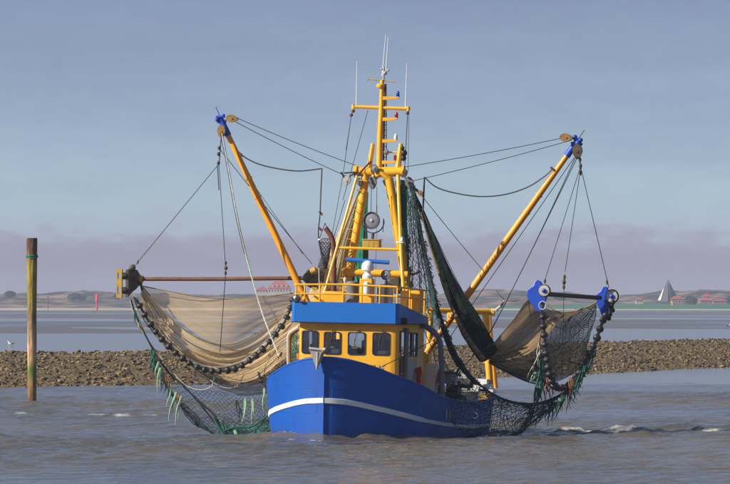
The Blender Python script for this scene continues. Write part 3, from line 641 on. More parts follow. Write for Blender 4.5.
# far trees
def far_tree(px, pyb, w_px, h_px, d, label):
    p = G(px, pyb, d); w_ = w_px/F*d; h = h_px/F*d; t_ = thing('tree', label, 'tree', p, ID, group='dark trees on the far shore')
    mb = MB(ID); mb.tube([p-Vector((0, 0, .5)), p+Vector((.05*w_, 0, h*.5)), p+Vector((0, 0, h*.8))], [.25, .16, .06], 6)
    for a_ in (0.5, 2.2, 4.0): mb.tube([p+Vector((0, 0, h*.35)), p+Vector((math.cos(a_)*w_*.3, math.sin(a_)*w_*.3, h*.7))], [.1, .03], 5)
    mb.build('trunk', 'bark', t_)
    mb = MB(ID)
    for k in range(420):
        th = random.uniform(0, 6.28); r_ = random.random()**.4; zz = random.uniform(-1, 1)
        c = p+Vector((math.cos(th)*r_*w_/2*math.sqrt(max(0, 1-zz*zz)), math.sin(th)*r_*w_/2*math.sqrt(max(0, 1-zz*zz)), h*.5+zz*h*.5*(.9+.2*noise.noise(Vector((th, zz, px))))))
        s = random.uniform(.25, .6); u = Vector((random.gauss(0, 1), random.gauss(0, 1), random.gauss(0, 1))).normalized()*s; v = u.orthogonal().normalized()*s*.7
        mb.add([c+u, c+v, c-u, c-v], [(0, 1, 2, 3)])
    mb.build('crown', 'leaf_dark', t_, smooth=0)
far_tree(690, 304, 12, 8.5, 3950, 'dark round tree between the red brick houses below the pyramid')
far_tree(694, 304, 7, 6.5, 3930, 'smaller dark tree at the right foot of the round tree')
far_tree(730, 303, 7, 7, 3990, 'dark tree at the right end of the row of red houses')
far_tree(75, 299.5, 16, 6.5, 3950, 'broad dark bush on the dunes right of the pile')
far_tree(82, 300, 9, 4.5, 3960, 'low dark bush next to the broad one right of the pile')
far_tree(118, 299, 9, 5, 3970, 'dark bush on the dunes just left of the yellow trawl shoe')
far_tree(10, 297, 12, 6, 3990, 'dark bush on the dunes left of the pile')
far_tree(560, 300, 14, 5, 3970, 'dark bush on the dunes between the two blue trawl shoes')

# ================================================================== THE BOAT
boat = thing('fishing_trawler', 'blue and yellow shrimp trawler with raised booms and hanging nets, seen from the bow', 'fishing boat', (0, 8.5, 0))
# hull outline at the bulwark top: (s, half beam); z from the photo
HS = [0, .12, .32, .62, 1.0, 1.5, 2.2, 3.0, 4.0, 5.5, 8, 11, 13.5, 15.2, 16.3, 16.9, 17.15, 17.2]
HS = [h if h < 8 else 8+(h-8)*1.19 for h in HS]
HB = [0, .32, .70, 1.14, 1.54, 1.93, 2.28, 2.50, 2.58, 2.58, 2.54, 2.52, 2.47, 2.34, 2.08, 1.55, .8, 0]
ZT = [P(323, 358.5, 0).z, *[0]*17]
_zs = [(0, 358.5), (.12, 359), (.32, 361), (.62, 365), (1.0, 370), (1.5, 376), (2.2, 381.5), (3, 386), (4, 390.5), (5.5, 396), (8, 401), (11, 403), (13.5, 401.5), (15.2, 397.5), (16.3, 392.5), (16.9, 389.5), (17.15, 388), (17.2, 387.5)]
ZT = []
for s_, py_ in _zs:
    s_ = s_ if s_ < 8 else 8+(s_-8)*1.19; c_ = P(323+s_*6.4+31.5*np.interp(s_, HS, HB), py_, s_); ZT.append(c_.z)
def hull_pt(u, z, side, off=0):
    """u in 0..len-1 station index (float)"""
    s_ = float(np.interp(u, range(18), HS)); hb = float(np.interp(u, range(18), HB)); zt = float(np.interp(u, range(18), ZT))
    f = (z-0)/(zt)   # 1 top, 0 water
    k = .925+.075*max(-.8, f)+.03*max(0, f)*max(0, 1-u/6)-.03*max(0, 1-u/6)
    if z < 0: k *= 1+z*.10
    # normal
    e = .01; s2 = np.interp(u+e, range(18), HS)-np.interp(u-e, range(18), HS); h2 = np.interp(u+e, range(18), HB)-np.interp(u-e, range(18), HB)
    n_ = Vector((s2, -h2, 0)); n_ = n_.normalized() if n_.length > 0 else Vector((1, 0, 0))
    if u <= 0.001: n_ = Vector((.75, -.66, 0))
    return Vector((side*(hb*k+n_.x*off), s_+n_.y*off, z))
US = [u/3 for u in range(0, 17*3+1)]
def hull_shell(zlo, zhi_f, nz, off, side):
    rows = []
    for j in range(nz+1): rows.append([hull_pt(u, zlo(u)+(zhi_f(u)-zlo(u))*j/nz, side, off) for u in US])
    return rows
def zt_u(u): return float(np.interp(u, range(18), ZT))
def mk_grid(mb, rows, flip=False):
    b_ = len(mb.v); w = len(rows[0])
    for r_ in rows: mb.v += [Vector(p) for p in r_]
    for j in range(len(rows)-1):
        for i in range(w-1):
            f = (b_+j*w+i, b_+j*w+i+1, b_+(j+1)*w+i+1, b_+(j+1)*w+i); mb.f.append(f[::-1] if flip else f)
mb = MB()
for side in (1, -1): mk_grid(mb, hull_shell(lambda u: -.7, zt_u, 12, 0, side), side < 0)
# plating dents
for v in mb.v:
    if abs(v.x) > .4 and v.z < 2.2: v.x += math.copysign(.012, v.x)*noise.noise(Vector((v.y*.9, v.z*1.3, v.x)))
hull = mb.build('hull', 'hull_blue', boat, smooth=24)
mb = MB(); DK = lambda u: zt_u(u)-(1.0 if u > 4 else .9)
for side in (1, -1): mk_grid(mb, hull_shell(DK, lambda u: zt_u(u)-.01, 2, -.09, side), side > 0)
mb.build('bulwark', 'bulwark_inside', boat, smooth=30)
mb = MB()
for side in (1, -1): mb.tube([hull_pt(u, zt_u(u)+.015, side, -.04) for u in US], .055, 8)
mb.build('cap_rail', 'hull_blue', boat)
mb = MB(); rows = [[hull_pt(u, DK(u)+.05, sd, -.09) for u in US] for sd in (-1, 1)]; rows.insert(1, [Vector((0, p.y, p.z+.05)) for p in rows[0]]); mk_grid(mb, rows); mb.build('deck', 'deck_grey', boat)
# white stripe
def stripe_z(u):
    s_ = float(np.interp(u, range(18), HS)); hb = float(np.interp(u, range(18), HB)); px = 323+s_*6.4+31.5*hb
    return P(px, float(np.interp(px, [323, 345, 360, 385, 400, 430, 450, 475, 497], [400.5, 402, 404.5, 410, 413.5, 421, 424.5, 427, 426])), s_).z
mb = MB()
for side in (1, -1):
    hw = lambda u: .085 if u < 8 else .06
    a0 = [hull_pt(u, stripe_z(u)-hw(u), side, .0) for u in US]; a1 = [hull_pt(u, stripe_z(u)-hw(u)+.01, side, .03) for u in US]; a2 = [hull_pt(u, stripe_z(u)+hw(u)-.01, side, .03) for u in US]; a3 = [hull_pt(u, stripe_z(u)+hw(u), side, .0) for u in US]
    mk_grid(mb, [a0, a1, a2, a3], side < 0)
mb.build('stripe', 'white_stripe', hull, smooth=40)
# stem bar
mb = MB(); mb.tube([Vector((0, -.01, z)) for z in np.linspace(-.6, ZT[0]+.02, 8)], .022, 6); mb.build('stem_bar', 'hull_blue', boat)
# freeing ports along the side and fender post
for px, py, s_, w, h in ((441.5, 414, 8.0, .16, .30), (438, 414, 7.4, .07, .34)):
    mb = MB(); u = float(np.interp(s_, HS, range(18))); p = hull_pt(u, P(px, py, s_).z, 1, .012); mb.bbox(p, (.02, w*3, h), .01); mb.build('freeing_port', 'dark_blue_frame' if w > .1 else 'light_grey', hull)
# hull lettering high on the quarter
def text(body, size, mat, parent, mw, name='lettering'):
    cu = bpy.data.curves.new(name, 'FONT'); cu.body = body; cu.size = size; cu.extrude = .004; cu.align_x = 'CENTER'; cu.align_y = 'CENTER'
    tmp = bpy.data.objects.new(name, cu); C.objects.link(tmp); dg = bpy.context.evaluated_depsgraph_get(); me = bpy.data.meshes.new_from_object(tmp.evaluated_get(dg)); bpy.data.objects.remove(tmp)
    me.materials.clear(); me.materials.append(MAT[mat]); return place(name, me, parent, mw)
u_ = float(np.interp(12.6, HS, range(18))); p_ = hull_pt(u_, P(479, 414, 12.6).z, 1, .02)
text('S', 1.0, 'white_stripe', hull, BOAT @ Matrix.Translation(p_) @ Matrix.Rotation(R(90), 4, 'Z') @ Matrix.Rotation(R(90), 4, 'X') @ Matrix.Diagonal((2.2, .55, 1, 1)))

# ---------------- wheelhouse
S0 = 3.5; xl = P(298.5, 340, S0).x; xr = P(396.5, 340, S0).x; SE = 8.0
zb0 = P(345, 392, S0).z; zt0 = P(345, 322, S0).z
wh = thing_part = None
path = [(xl, SE), (xl, S0+.14), (xl+.04, S0+.04), (xl+.14, S0), (xr-.14, S0), (xr-.04, S0+.04), (xr, S0+.14), (xr, SE), (xl+.001, SE)]
def ulen(k): return sum(math.hypot(path[i+1][0]-path[i][0], path[i+1][1]-path[i][1]) for i in range(k))
u_front = ulen(3); u_right = ulen(6); u_back = ulen(7)
wins = []
for (a0, a1, b0, b1) in ((302, 317.6, 331.3, 352.6), (324.2, 340.4, 332.6, 353.5), (348.2, 364.9, 332.9, 354), (372.8, 389.4, 333.4, 354.5)):
    p0 = P(a0, b1, S0); p1 = P(a1, b0, S0); wins.append((u_front+p0.x-(xl+.14), u_front+p1.x-(xl+.14), p0.z, p1.z))
def side_open(a0, a1, b0, b1):
    # solve s on the right wall for pixel column
    def s_at(px):
        lo, hi = S0, SE
        for _ in range(40):
            m_ = (lo+hi)/2
            if P(px, b0, m_).x > xr: lo = m_
            else: hi = m_
        return lo
    s0, s1 = s_at(a0), s_at(a1); return (u_right+s0-(S0+.14), u_right+s1-(S0+.14), P(a1, b1, s1).z, P(a0, b0, s0).z)
door = side_open(399.5, 406.5, 331, 380); sw1 = side_open(408.2, 411.8, 333, 356); sw2 = side_open(413.4, 417.2, 333, 356.5)
zw0, zw1 = wins[0][2], wins[0][3]
lw = [(1.0, 1.9, zw0, zw1), (2.3, 3.2, zw0, zw1)]
bwn = [(u_back+.2, u_back+1.4, zw0-.1, zw1), (u_back+1.7, u_back+2.9, zw0-.1, zw1)]
mb = MB(); AT = wall_strip(mb, path, zb0, zt0, wins+[door, sw1, sw2]+lw+bwn, .07); wall = mb.build('wheelhouse', 'yellow', boat, smooth=35)
def window(o, nm='window', rnd=.08):
    u0, u1, z0, z1 = o; fw = .024
    loop = []; r_ = min(rnd, (u1-u0)*.3)
    for cu_, cz_, a0 in ((u1-r_, z1-r_, 0), (u0+r_, z1-r_, 90), (u0+r_, z0+r_, 180), (u1-r_, z0+r_, 270)):
        for k in range(4): a_ = R(a0+30*k); loop.append((cu_+r_*math.cos(a_), cz_+r_*math.sin(a_)))
    mbf = MB(); cu_, cz_ = (u0+u1)/2, (z0+z1)/2; n_ = len(loop)
    # rectangular outer border to rounded inner edge
    rings = []
    for off in (.028, -.05):
        rings.append([AT(max(u0-.02, min(u1+.02, cu_+(l[0]-cu_)*1.0+math.copysign(fw, l[0]-cu_))), max(z0-.02, min(z1+.02, cz_+(l[1]-cz_)+math.copysign(fw, l[1]-cz_))), off) for l in loop])
        rings.append([AT(cu_+(l[0]-cu_)*(1-fw/(u1-u0)*1.2), cz_+(l[1]-cz_)*(1-fw/(z1-z0)*1.2), off) for l in loop])
    b_ = len(mbf.v)
    for r in rings: mbf.v += r
    for i in range(n_):
        j = (i+1) % n_
        mbf.f += [(i, j, n_+j, n_+i), (2*n_+i, 3*n_+i, 3*n_+j, 2*n_+j), (n_+i, n_+j, 3*n_+j, 3*n_+i), (i, 2*n_+i, 2*n_+j, j)]
    # corner fillers between the square opening and the rounded frame
    w_ = mbf.build(nm, 'dark_blue_frame', wall, smooth=30)
    mbg = MB(); pts = [AT(cu_+(l[0]-cu_)*.97, cz_+(l[1]-cz_)*.97, -.02) for l in loop]; mbg.v += pts; mbg.f.append(tuple(range(n_))); 
    g_ = mbg.build('pane', 'window_glass', w_, smooth=0)
    mbc = MB()
    for (qu, qz) in ((u0, z0), (u1, z0), (u0, z1), (u1, z1)):
        su = 1 if qu == u0 else -1; sz_ = 1 if qz == z0 else -1
        tri_ = [AT(qu, qz, -.005), AT(qu+su*r_*.75, qz, -.005), AT(qu, qz+sz_*r_*.75, -.005)]
        mbc = MB(); mbc.v += tri_; mbc.f.append((0, 1, 2)); mbc.build('corner_plate', 'dark_blue_frame', w_, smooth=0)
for o_ in wins+[sw1, sw2]+lw+bwn: window(o_)
mb = MB(); # sliding door ajar, dark
q0, q1 = door[0], door[1]
mb.add([AT(q0+.0, door[2], -.05), AT(q0+.52*(q1-q0), door[2], -.05), AT(q0+.52*(q1-q0), door[3], -.05), AT(q0, door[3], -.05)], [(0, 1, 2, 3)]); dr = mb.build('door', 'dark_blue_frame', wall, smooth=0)
mb = MB(); c_ = AT(q0+.1, (door[2]+door[3])/2, .0); mb.cyl(c_-Vector((0, 0, .1)), c_+Vector((0, 0, .1)), .02, 6); mb.build('handle', 'steel', dr)
mb = MB(); um = (q0+q1)/2+.1; mb.cyl(AT(um, door[2]-.1, .09), AT(um, door[3]+.05, .09), .075, 12); mb.cyl(AT(um, door[3]-.03, .09), AT(um, door[3]+.1, .09), .09, 12); mb.build('vent_pipe', 'grey', boat)
mb = MB(); mb.add([AT(q1+.02, door[2], .012), AT(sw2[1], door[2], .012), AT(sw2[1], sw1[2]-.12, .012), AT(q1+.1, sw1[2]-.12, .012)], [(0, 1, 2, 3)])
mb.build('kick_plate', 'light_grey', wall, smooth=0)
# inside: floor, back bulkhead, console, chairs, papers, ceiling
mb = MB(); mb.box(((xl+xr)/2, (S0+SE)/2, zb0+.6), (xr-xl-.16, SE-S0-.16, .05)); mb.build('cabin_floor', 'cabin_inside', boat, smooth=0)
mb = MB(); mb.bbox(((xl+xr)/2, S0+.75, zb0+1.0), (xr-xl-.5, .55, .75), .04); mb.bbox(((xl+xr)/2-.3, S0+.8, zw0+.12), (.5, .2, .3), .03); mb.bbox(((xl+xr)/2+.75, S0+.8, zw0+.10), (.35, .2, .26), .03); mb.build('console', 'dark_grey', boat)
for x_ in (-.75, .25, .95):
    mb = MB(); c_ = Vector((x_, S0+1.9, zw0)); mb.bbox(c_+Vector((0, 0, -.25)), (.5, .5, .12), .04); mb.bbox(c_+Vector((0, .22, .12)), (.46, .12, .62), .05); mb.cyl(c_-Vector((0, 0, 1)), c_-Vector((0, 0, .3)), .05, 8); mb.build('helm_chair', 'cushion', boat)
mb = MB(); mb.prism([P(303, 340, S0+.6), P(309, 345, S0+.6), P(306, 350, S0+.6), P(302, 348, S0+.6)], (0, .02, 0)); mb.prism([P(310, 344, S0+.7), P(316, 343, S0+.7), P(316, 348, S0+.7), P(309, 350, S0+.7)], (0, .02, 0)); mb.prism([P(331, 340, S0+1.2), P(336, 345, S0+1.2), P(331, 347, S0+1.2)], (0, .02, 0)); mb.build('chart', 'paper', boat, smooth=0)
mb = MB(); mb.bbox(P(378, 343, S0+2.6), (.16, .1, 1.0), .02); mb.bbox(P(385, 343, S0+2.8), (.22, .1, 1.1), .02); mb.build('curtain', 'paper', boat)
# wipers
for a0 in (309, 332, 356.5, 381):
    mb = MB(); t0_ = P(a0+1, 330.5, S0)-Vector((0, .06, 0)); t1_ = P(a0-1.5, 343, S0)-Vector((0, .06, 0)); mb.cyl(t0_, t1_, .010, 5); mb.bbox(t0_, (.08, .05, .05), .01); mb.cyl(t1_-Vector((0, .0, .16)), t1_+Vector((0, 0, .12)), .012, 5); mb.build('wiper', 'dark_grey', boat)
# blue band / visor round the roof
ov = .22; zb1 = zt0-.0
bx0 = P(291.2, 312, S0-ov).x; bx1 = P(398.6, 312, S0-ov).x
zfb_l = P(292, 321.8, S0-ov).z; zft = P(345, 302.4, S0-ov).z; zat = P(425, 317.5, SE+.1).z
pl = [(bx0, SE+.25), (bx0, S0-ov+.1), (bx0+.1, S0-ov), (bx1-.1, S0-ov), (bx1, S0-ov+.1), (bx1, SE+.25)]
ztop = [zat, zft, zft, zft, zft, zat]; zbot = zt0-.02
mb = MB(); n_ = len(pl)
outb = [Vector((x, y, zbot)) for x, y in pl]; outt = [Vector((x, y, z)) for (x, y), z in zip(pl, ztop)]
ci = Vector(((bx0+bx1)/2, (S0+SE)/2, 0))
inn = lambda v, k=.05: Vector((v.x+(k if v.x < ci.x else -k), v.y+(k if v.y < ci.y else -k), v.z))
int_ = [inn(v) for v in outt]; inb = [inn(v) for v in outb]
for i in range(n_):
    j = (i+1) % n_; mb.add([outb[i], outb[j], outt[j], outt[i]], [(0, 1, 2, 3)]); mb.add([outt[i], outt[j], int_[j], int_[i]], [(0, 1, 2, 3)]); mb.add([inb[i], int_[i], int_[j], inb[j]], [(0, 1, 2, 3)])
mb.build('roof_band', 'band_blue', boat, smooth=0)
mb = MB(); mb.prism([Vector((v.x, v.y, zbot+.03)) for v in [inn(v, .02) for v in outb]], (0, 0, .06)); mb.build('roof', 'yellow_dull', boat, smooth=0); ZR = zbot+.06
# rail lip along lower band edge
mb = MB(); mb.tube([v+Vector((0, 0, -.01)) for v in outb], .018, 6); mb.build('band_edge', 'dark_blue_frame', boat)
# flood lamp and wire box on the right side band
mb = MB(); c_ = P(395.5, 321, S0+.4); c_.x = bx1+.08; mb.bbox(c_, (.18, .22, .22), .03); mb.build('deck_light', 'black', boat)
mb = MB(); mb.tube([P(420, 325, 7.6), P(426, 326.5, 7.4), P(433, 331, 7.2), P(438.5, 337, 7.2), P(440.5, 344, 7.2), P(441.5, 365, 7.2), P(442.5, 400, 7.2)], [.10, .10, .095, .09, .085, .085, .085], 12); mb.build('davit_pipe', 'grey', boat)
# railing on the roof
def rail(pts, r, nm='rail', mat='yellow', parent=boat): mb = MB(); mb.tube(pts, r, 8); return mb.build(nm, mat, parent)
railing_b = MB()
sF = S0-.02
def rp(px, py): 
    if px <= 398: return P(px, py, sF)
    return P(px, py, sF+(px-398)/28*4.7)
railg = MB(); railg.tube([P(297, 285, SE), P(294.6, 284.6, sF+.2), P(296, 284.6, sF), rp(345, 284.4), rp(397, 287), rp(398.5, 287.2), rp(425, 290.4)], .032, 8)
rg_ = railg.build('railing', 'yellow', boat)
rail([P(297, 293.5, SE), P(294.8, 293.6, sF+.2), P(296, 293.6, sF), rp(345, 294), rp(397, 296.5), rp(398.5, 296.8), rp(425, 299.5)], .028, 'rail', 'yellow', rg_)
for px in (296.4, 305, 320, 343.5, 362, 380, 397.5, 410, 424.8):
    y0_ = float(np.interp(px, [296, 345, 398, 425], [284.6, 284.4, 287.2, 290.4])); a_ = rp(px, y0_); b2 = Vector((a_.x, a_.y, ZR)); rail([a_, b2], .026, 'post', 'yellow', rg_)
# right yellow locker on roof
mb = MB(); mb.bbox(P(415, 302, 7.2)+Vector((0, 0, 0)), (.44, .5, .72), .03); mb.bbox(P(405, 300, 6.6), (.22, .4, .6), .02); mb.build('roof_locker', 'yellow', boat)
mb = MB(); mb.bbox(P(335, 298, 6.0), (.62, .4, .42), .03); mb.bbox(P(320, 299.5, 6.2), (.36, .3, .3), .03); mb.build('roof_box', 'yellow', boat)
mb = MB(); b_ = P(352, 306, 6.6); mb.lathe([(.21, 0), (.22, .3), (.22, .34), (.2, .36), (.2, .7), (.21, .72), (.19, .78), (.05, .8)], b_, n=20); mb.build('tank', 'grey', boat)
ped = MB(); ped.bbox(P(367, 292, 5.8), (.42, .4, .86), .03); pe = ped.build('radar_pedestal', 'yellow', boat)
mb = MB(); mb.lathe([(.16, 0), (.17, .12), (.10, .2), (.10, .26), (.19, .3), (.2, .42), (.17, .52), (.09, .59), (.01, .61)], P(367.5, 279.5, 5.8), n=20); mb.build('radome', 'white', boat)
mb = MB(); mb.lathe([(.02, 0), (.09, .02), (.10, .1), (.10, .34), (.075, .40), (.02, .42)], P(366.5, 294.5, 5.5), n=14); mb.build('life_raft_canister', 'white', boat)
mb = MB(); a_, b2 = P(346, 259.5, 5.9), P(389, 262.5, 5.9); mb.cyl(a_, b2, .065, 12); mb.build('radar_scanner', 'band_blue', boat)
mb = MB(); mb.cyl((a_+b2)/2, P(367.5, 264.5, 5.9), .07, 10); mb.build('scanner_mount', 'white', boat)
mb = MB(); mb.lathe([(.16, 0), (.16, .66), (.17, .68), (.12, .72), (.12, .8)], P(388, 306, 6.2), n=18); mb.build('exhaust_stack', 'steel', boat)
mb = MB(); mb.lathe([(.12, 0), (.12, .7)], P(380.5, 306, 5.8), n=14); mb.build('exhaust_stack', 'steel', boat)
def floodlamp(p, r, nm='search_light', aim=(-.15, -1, 0), depth=None):
    aim = Vector(aim).normalized(); depth = depth or r*.8; mb = MB(); mb.lathe([(r*.3, 0), (r*.75, depth*.4), (r*.98, depth*.85), (r, depth), (r*.93, depth*1.02), (r*.90, depth*.9)], p-aim*depth/2, aim, 20); l_ = mb.build(nm, 'dark_grey', boat)
    mb = MB(); mb.lathe([(r*.9, 0), (r*.6, .02), (.01, .035)], p+aim*depth*.36, aim, 20); mb.build('lens', 'grey', l_)
    mb = MB(); mb.lathe([(r*.2, 0), (r*.18, .04), (.01, .06)], p+aim*depth*.42, aim, 12); mb.build('bulb', 'light_grey', l_)
    return l_
floodlamp(P(386.5, 275, 6.0), .17)
mb = MB(); mb.cyl(P(386.5, 279, 6.1), P(387.5, 290, 6.1), .03, 6); mb.build('lamp_bracket', 'dark_grey', boat)
mb = MB(); mb.bbox(P(395, 283, 7.2), (.36, .3, .36), .04); mb.cyl(P(391, 278, 7.2), P(400, 288, 7.2), .05, 8); mb.bbox(P(398, 290, 7.0), (.25, .25, .25), .03); mb.build('roof_gear', 'brown_steel', boat)
mb = MB(); mb.bbox(P(352, 275+24, 5), (.01, .01, .01), .001)

# ---------------- gallows and mast
GS = 9.4
gal = MB(); gal.tube([P(366, 174, GS), P(362, 200, GS), P(355, 240, GS), P(347, 285, GS), P(341, 330, GS), P(335, 385, GS)], [.135]*6, 12); gl_leg = gal.build('gallows_leg', 'yellow', boat)
gal = MB(); gal.tube([P(389, 178, GS), P(392, 195, GS), P(400, 245, GS), P(408, 290, GS), P(414, 330, GS), P(420, 385, GS)], .14, 12); gal.tube([P(384, 180, GS+.2), P(388, 190, GS+.2), P(400, 262, GS+.2), P(405, 290, GS+.2)], .06, 8); gal.build('gallows_leg', 'yellow', boat)
mb = MB(); mb.tube([P(356, 171.5, GS), P(373, 172, GS), P(381, 172, GS), P(404, 171.5, GS)], [.15, .15, .17, .15], 12); mb.cyl(P(354.5, 171.5, GS), P(357.5, 171.5, GS), .2, 12); mb.cyl(P(402, 171.5, GS), P(404.5, 171.5, GS), .19, 12); mb.build('gallows_beam', 'yellow', boat)
mb = MB(); mb.tube([P(374, 177, GS), P(381, 172, GS-.1), P(390, 179, GS)], .13, 10); mb.build('gallows_knee', 'yellow', boat)
mb = MB(); mb.tube([P(345, 272, GS-.2), P(408, 274.5, GS-.2)], .12, 12); mb.cyl(P(343, 272, GS-.2), P(346, 272, GS-.2), .17, 12); mb.build('crossbeam', 'yellow', boat)
mb = MB(); mb.tube([P(336, 247.6, 8.2), P(402, 249.6, 8.2)], .045, 8); mb.build('crossbar', 'yellow', boat)
mb = MB(); mb.tube([P(357, 176, 8.8), P(319, 312, 7.6)], .045, 8); mb.build('mast_strut', 'yellow', boat)
mb = MB(); mb.tube([P(398, 175, 8.8), P(401, 250, 8.2), P(404.5, 310, 7.6)], .06, 8); mb.build('mast_strut', 'yellow', boat)
mb = MB(); mb.tube([P(372, 160, GS), P(357, 176, 8.8)], .03, 6); mb.build('brace', 'rust', boat)
# ladder rungs on the left gallows leg
rung = MB(ID); rung.tube([(-.13, 0, 0), (-.15, -.12, 0), (-.13, -.21, .01), (.13, -.21, .01), (.15, -.12, 0), (.13, 0, 0)], .014, 5); tmp_o = rung.build('rung', 'yellow', None); rung_me = tmp_o.data; bpy.data.objects.remove(tmp_o)
for k in range(15):
    f = k/14; px = 365.5+(341.5-365.5)*f; py = 181+(318-181)*f; px -= 1.6*math.sin(f*3)
    ro = place('rung', rung_me, gl_leg, BOAT @ Matrix.Translation(P(px-1.2, py, GS-.1)) @ Matrix.Rotation(.1, 4, 'Y'))
# upper frame
mb = MB(); mb.tube([P(368.5, 171, GS), P(371, 156, GS), P(373, 143.5, GS)], [.10, .085, .07], 8); mb.build('mast_leg', 'yellow', boat)
mb = MB(); mb.tube([P(397.5, 171, GS), P(399.5, 156, GS), P(401, 143.5, GS)], [.10, .085, .07], 8); mb.build('mast_leg', 'yellow', boat)
mast = MB(); mast.tube([P(379.2, 172, GS), P(380, 140, GS), P(381.5, 105, GS), P(382.2, 80, GS)], [.10, .095, .08, .06], 10); mast_o = mast.build('mast', 'yellow', boat)
mb = MB(); mb.tube([P(383.3, 170, GS+.15), P(384.6, 105, GS+.15), P(385, 84, GS+.15)], .03, 6); mb.tube([P(386.3, 170, GS+.25), P(386.2, 105, GS+.25), P(386, 84, GS+.25)], .02, 6)
for k in range(16): y_ = 168-5.4*k; mb.cyl(P(383.4+k*.1, y_, GS+.15), P(386.3, y_, GS+.25), .012, 5)
mb.build('mast_ladder', 'rust', boat)
mb = MB(); mb.tube([P(353, 106.6, GS), P(408.8, 108.8, GS)], .055, 8); [mb.cyl(P(x, y+2, GS), P(x, y-2.5, GS), .06, 8) for x, y in ((353.5, 107), (408.3, 109))]; ca = mb.build('cross_arm', 'yellow', boat)
mb = MB(); mb.tube([P(367.5, 79, GS), P(383, 80.5, GS), P(395, 82.3, GS)], .022, 6); mb.cyl(P(367.5, 81, GS), P(367.5, 77.5, GS), .02, 6); mb.build('cross_arm', 'yellow_dull', boat)
for y, x1, ml in ((98, 399, 'blue_lamp'), (119, 397.5, 'red_lamp'), (140.8, 397, 'white'), (162, 396.5, 'red_lamp')):
    mb = MB(); p0 = P(381, y-.8, GS); p1 = P(x1, y-.6, GS); mb.prism([P(381, y-1.6, GS), P(x1, y-1.3, GS), P(x1, y+.2, GS), P(390, y+1.4, GS), P(381, y+2.2, GS)], (0, .12, 0)); ar = mb.build('lamp_arm', 'yellow', boat, smooth=0)
    mb = MB(); mb.lathe([(.05, 0), (.06, .02), (.055, .1), (.05, .15), (.025, .18)], P(x1-1.2, y-1.4, GS), n=12); mb.build('navigation_light', ml, ar)
for x0, y0, x1, y1 in ((356.5, 106, 357, 61), (405.5, 108, 407, 63), (382.2, 76, 385.8, 34.5), (386, 72, 388.2, 37)):
    mb = MB(); mb.tube([P(x0, y0, GS), P(x0+(x1-x0)*.2, y0+(y1-y0)*.2, GS), P(x1, y1, GS)], [.022, .018, .009], 6); mb.build('whip_antenna', 'white', boat)
mb = MB(); mb.cyl(P(383.5, 80, GS), P(384, 67, GS), .035, 8); mb.cyl(P(381, 72, GS), P(389, 69, GS), .015, 5); mb.ball(P(385, 73, GS), .07); mb.ball(P(388, 70.5, GS), .04); mb.ball(P(381.8, 69, GS), .04); mb.build('masthead_fitting', 'light_grey', boat)
mb = MB(); mb.lathe([(.05, 0), (.13, .02), (.14, .1), (.10, .14)], P(380.5, 88, GS), n=12); mb.build('masthead_lamp', 'yellow', boat)
mb = MB(); mb.tube([P(381, 152, GS), P(398, 152.5, GS)], .03, 6); mb.build('brace', 'yellow', boat)
mb = MB(); mb.cyl(P(385.5, 152, GS-.1), P(388, 152, GS-.1), .09, 10); mb.build('horn', 'grey', boat)
mb = MB(); [mb.ball(P(x, y, GS-.1), r_, 8) for x, y, r_ in ((404, 153, .11), (403.5, 158, .1), (402.5, 148, .07))]; mb.build('tackle', 'black', boat)
floodlamp(P(375, 168.5, GS-.2), .13)
floodlamp(P(373, 220.5, 8.6), .29, depth=.3)
mb = MB(); ring_ = [P(373+11*math.cos(a), 222+11*math.sin(a), 8.6) for a in np.linspace(-.3, 3.45, 12)]; mb.tube(ring_, .02, 6); mb.cyl(P(373, 233, 8.6), P(372.5, 239, 8.6), .05, 8); mb.cyl(P(383.5, 219, 8.6), P(383, 232, 8.6), .012, 5); mb.build('lamp_bracket', 'dark_grey', boat)
mb = MB(); mb.bbox(P(372, 244, 8.6), (.56, .35, .24), .02); mb.bbox(P(372, 239.6, 8.6), (.62, .4, .035), .01); mb.build('lamp_box', 'yellow_dull', boat)
mb = MB(); mb.bbox(P(400, 242.5, 8.0), (.26, .12, .06), .02); mb.lathe([(.05, 0), (.05, .08), (.02, .13)], P(402, 241, 8.0), n=10); mb.build('satellite_antenna', 'white', boat)
mb = MB(); mb.lathe([(.05, 0), (.055, .08), (.02, .12)], P(345, 281, 7.6), n=10); mb.cyl(P(345, 281, 7.6), P(344.5, 290, 7.6), .02, 6); mb.build('small_antenna', 'white', boat)
mb = MB(); mb.cyl(P(319.5, 302, 7), P(318.8, 268, 7), .012, 5); mb.build('whip_antenna', 'white', boat)

def pulley(p, r, mat='wood_block', ang=0, nm='pulley_block', parent=boat):
    """two oval cheeks with a sheave between"""
    pts = []
    for k in range(14):
        a_ = 2*math.pi*k/14; x = math.cos(a_)*r*(.8 if math.sin(a_) > 0 else .8*(1-.35*abs(math.sin(a_)))); z = math.sin(a_)*r*1.25
        pts.append((x*math.cos(ang)-z*math.sin(ang), x*math.sin(ang)+z*math.cos(ang)))
    mb = MB()
    for o_ in (-.05, .05): mb.prism([p+Vector((x, o_, z)) for x, z in pts], (0, .03, 0))
    mb.cyl(p+Vector((0, -.085, 0)), p+Vector((0, .085, 0)), r*.22, 8)
    b_ = mb.build(nm, mat, parent, smooth=0); mb = MB(); mb.cyl(p+Vector((0, -.03, 0)), p+Vector((0, .03, 0)), r*.72, 12); mb.build('sheave', 'dark_grey', b_); return b_
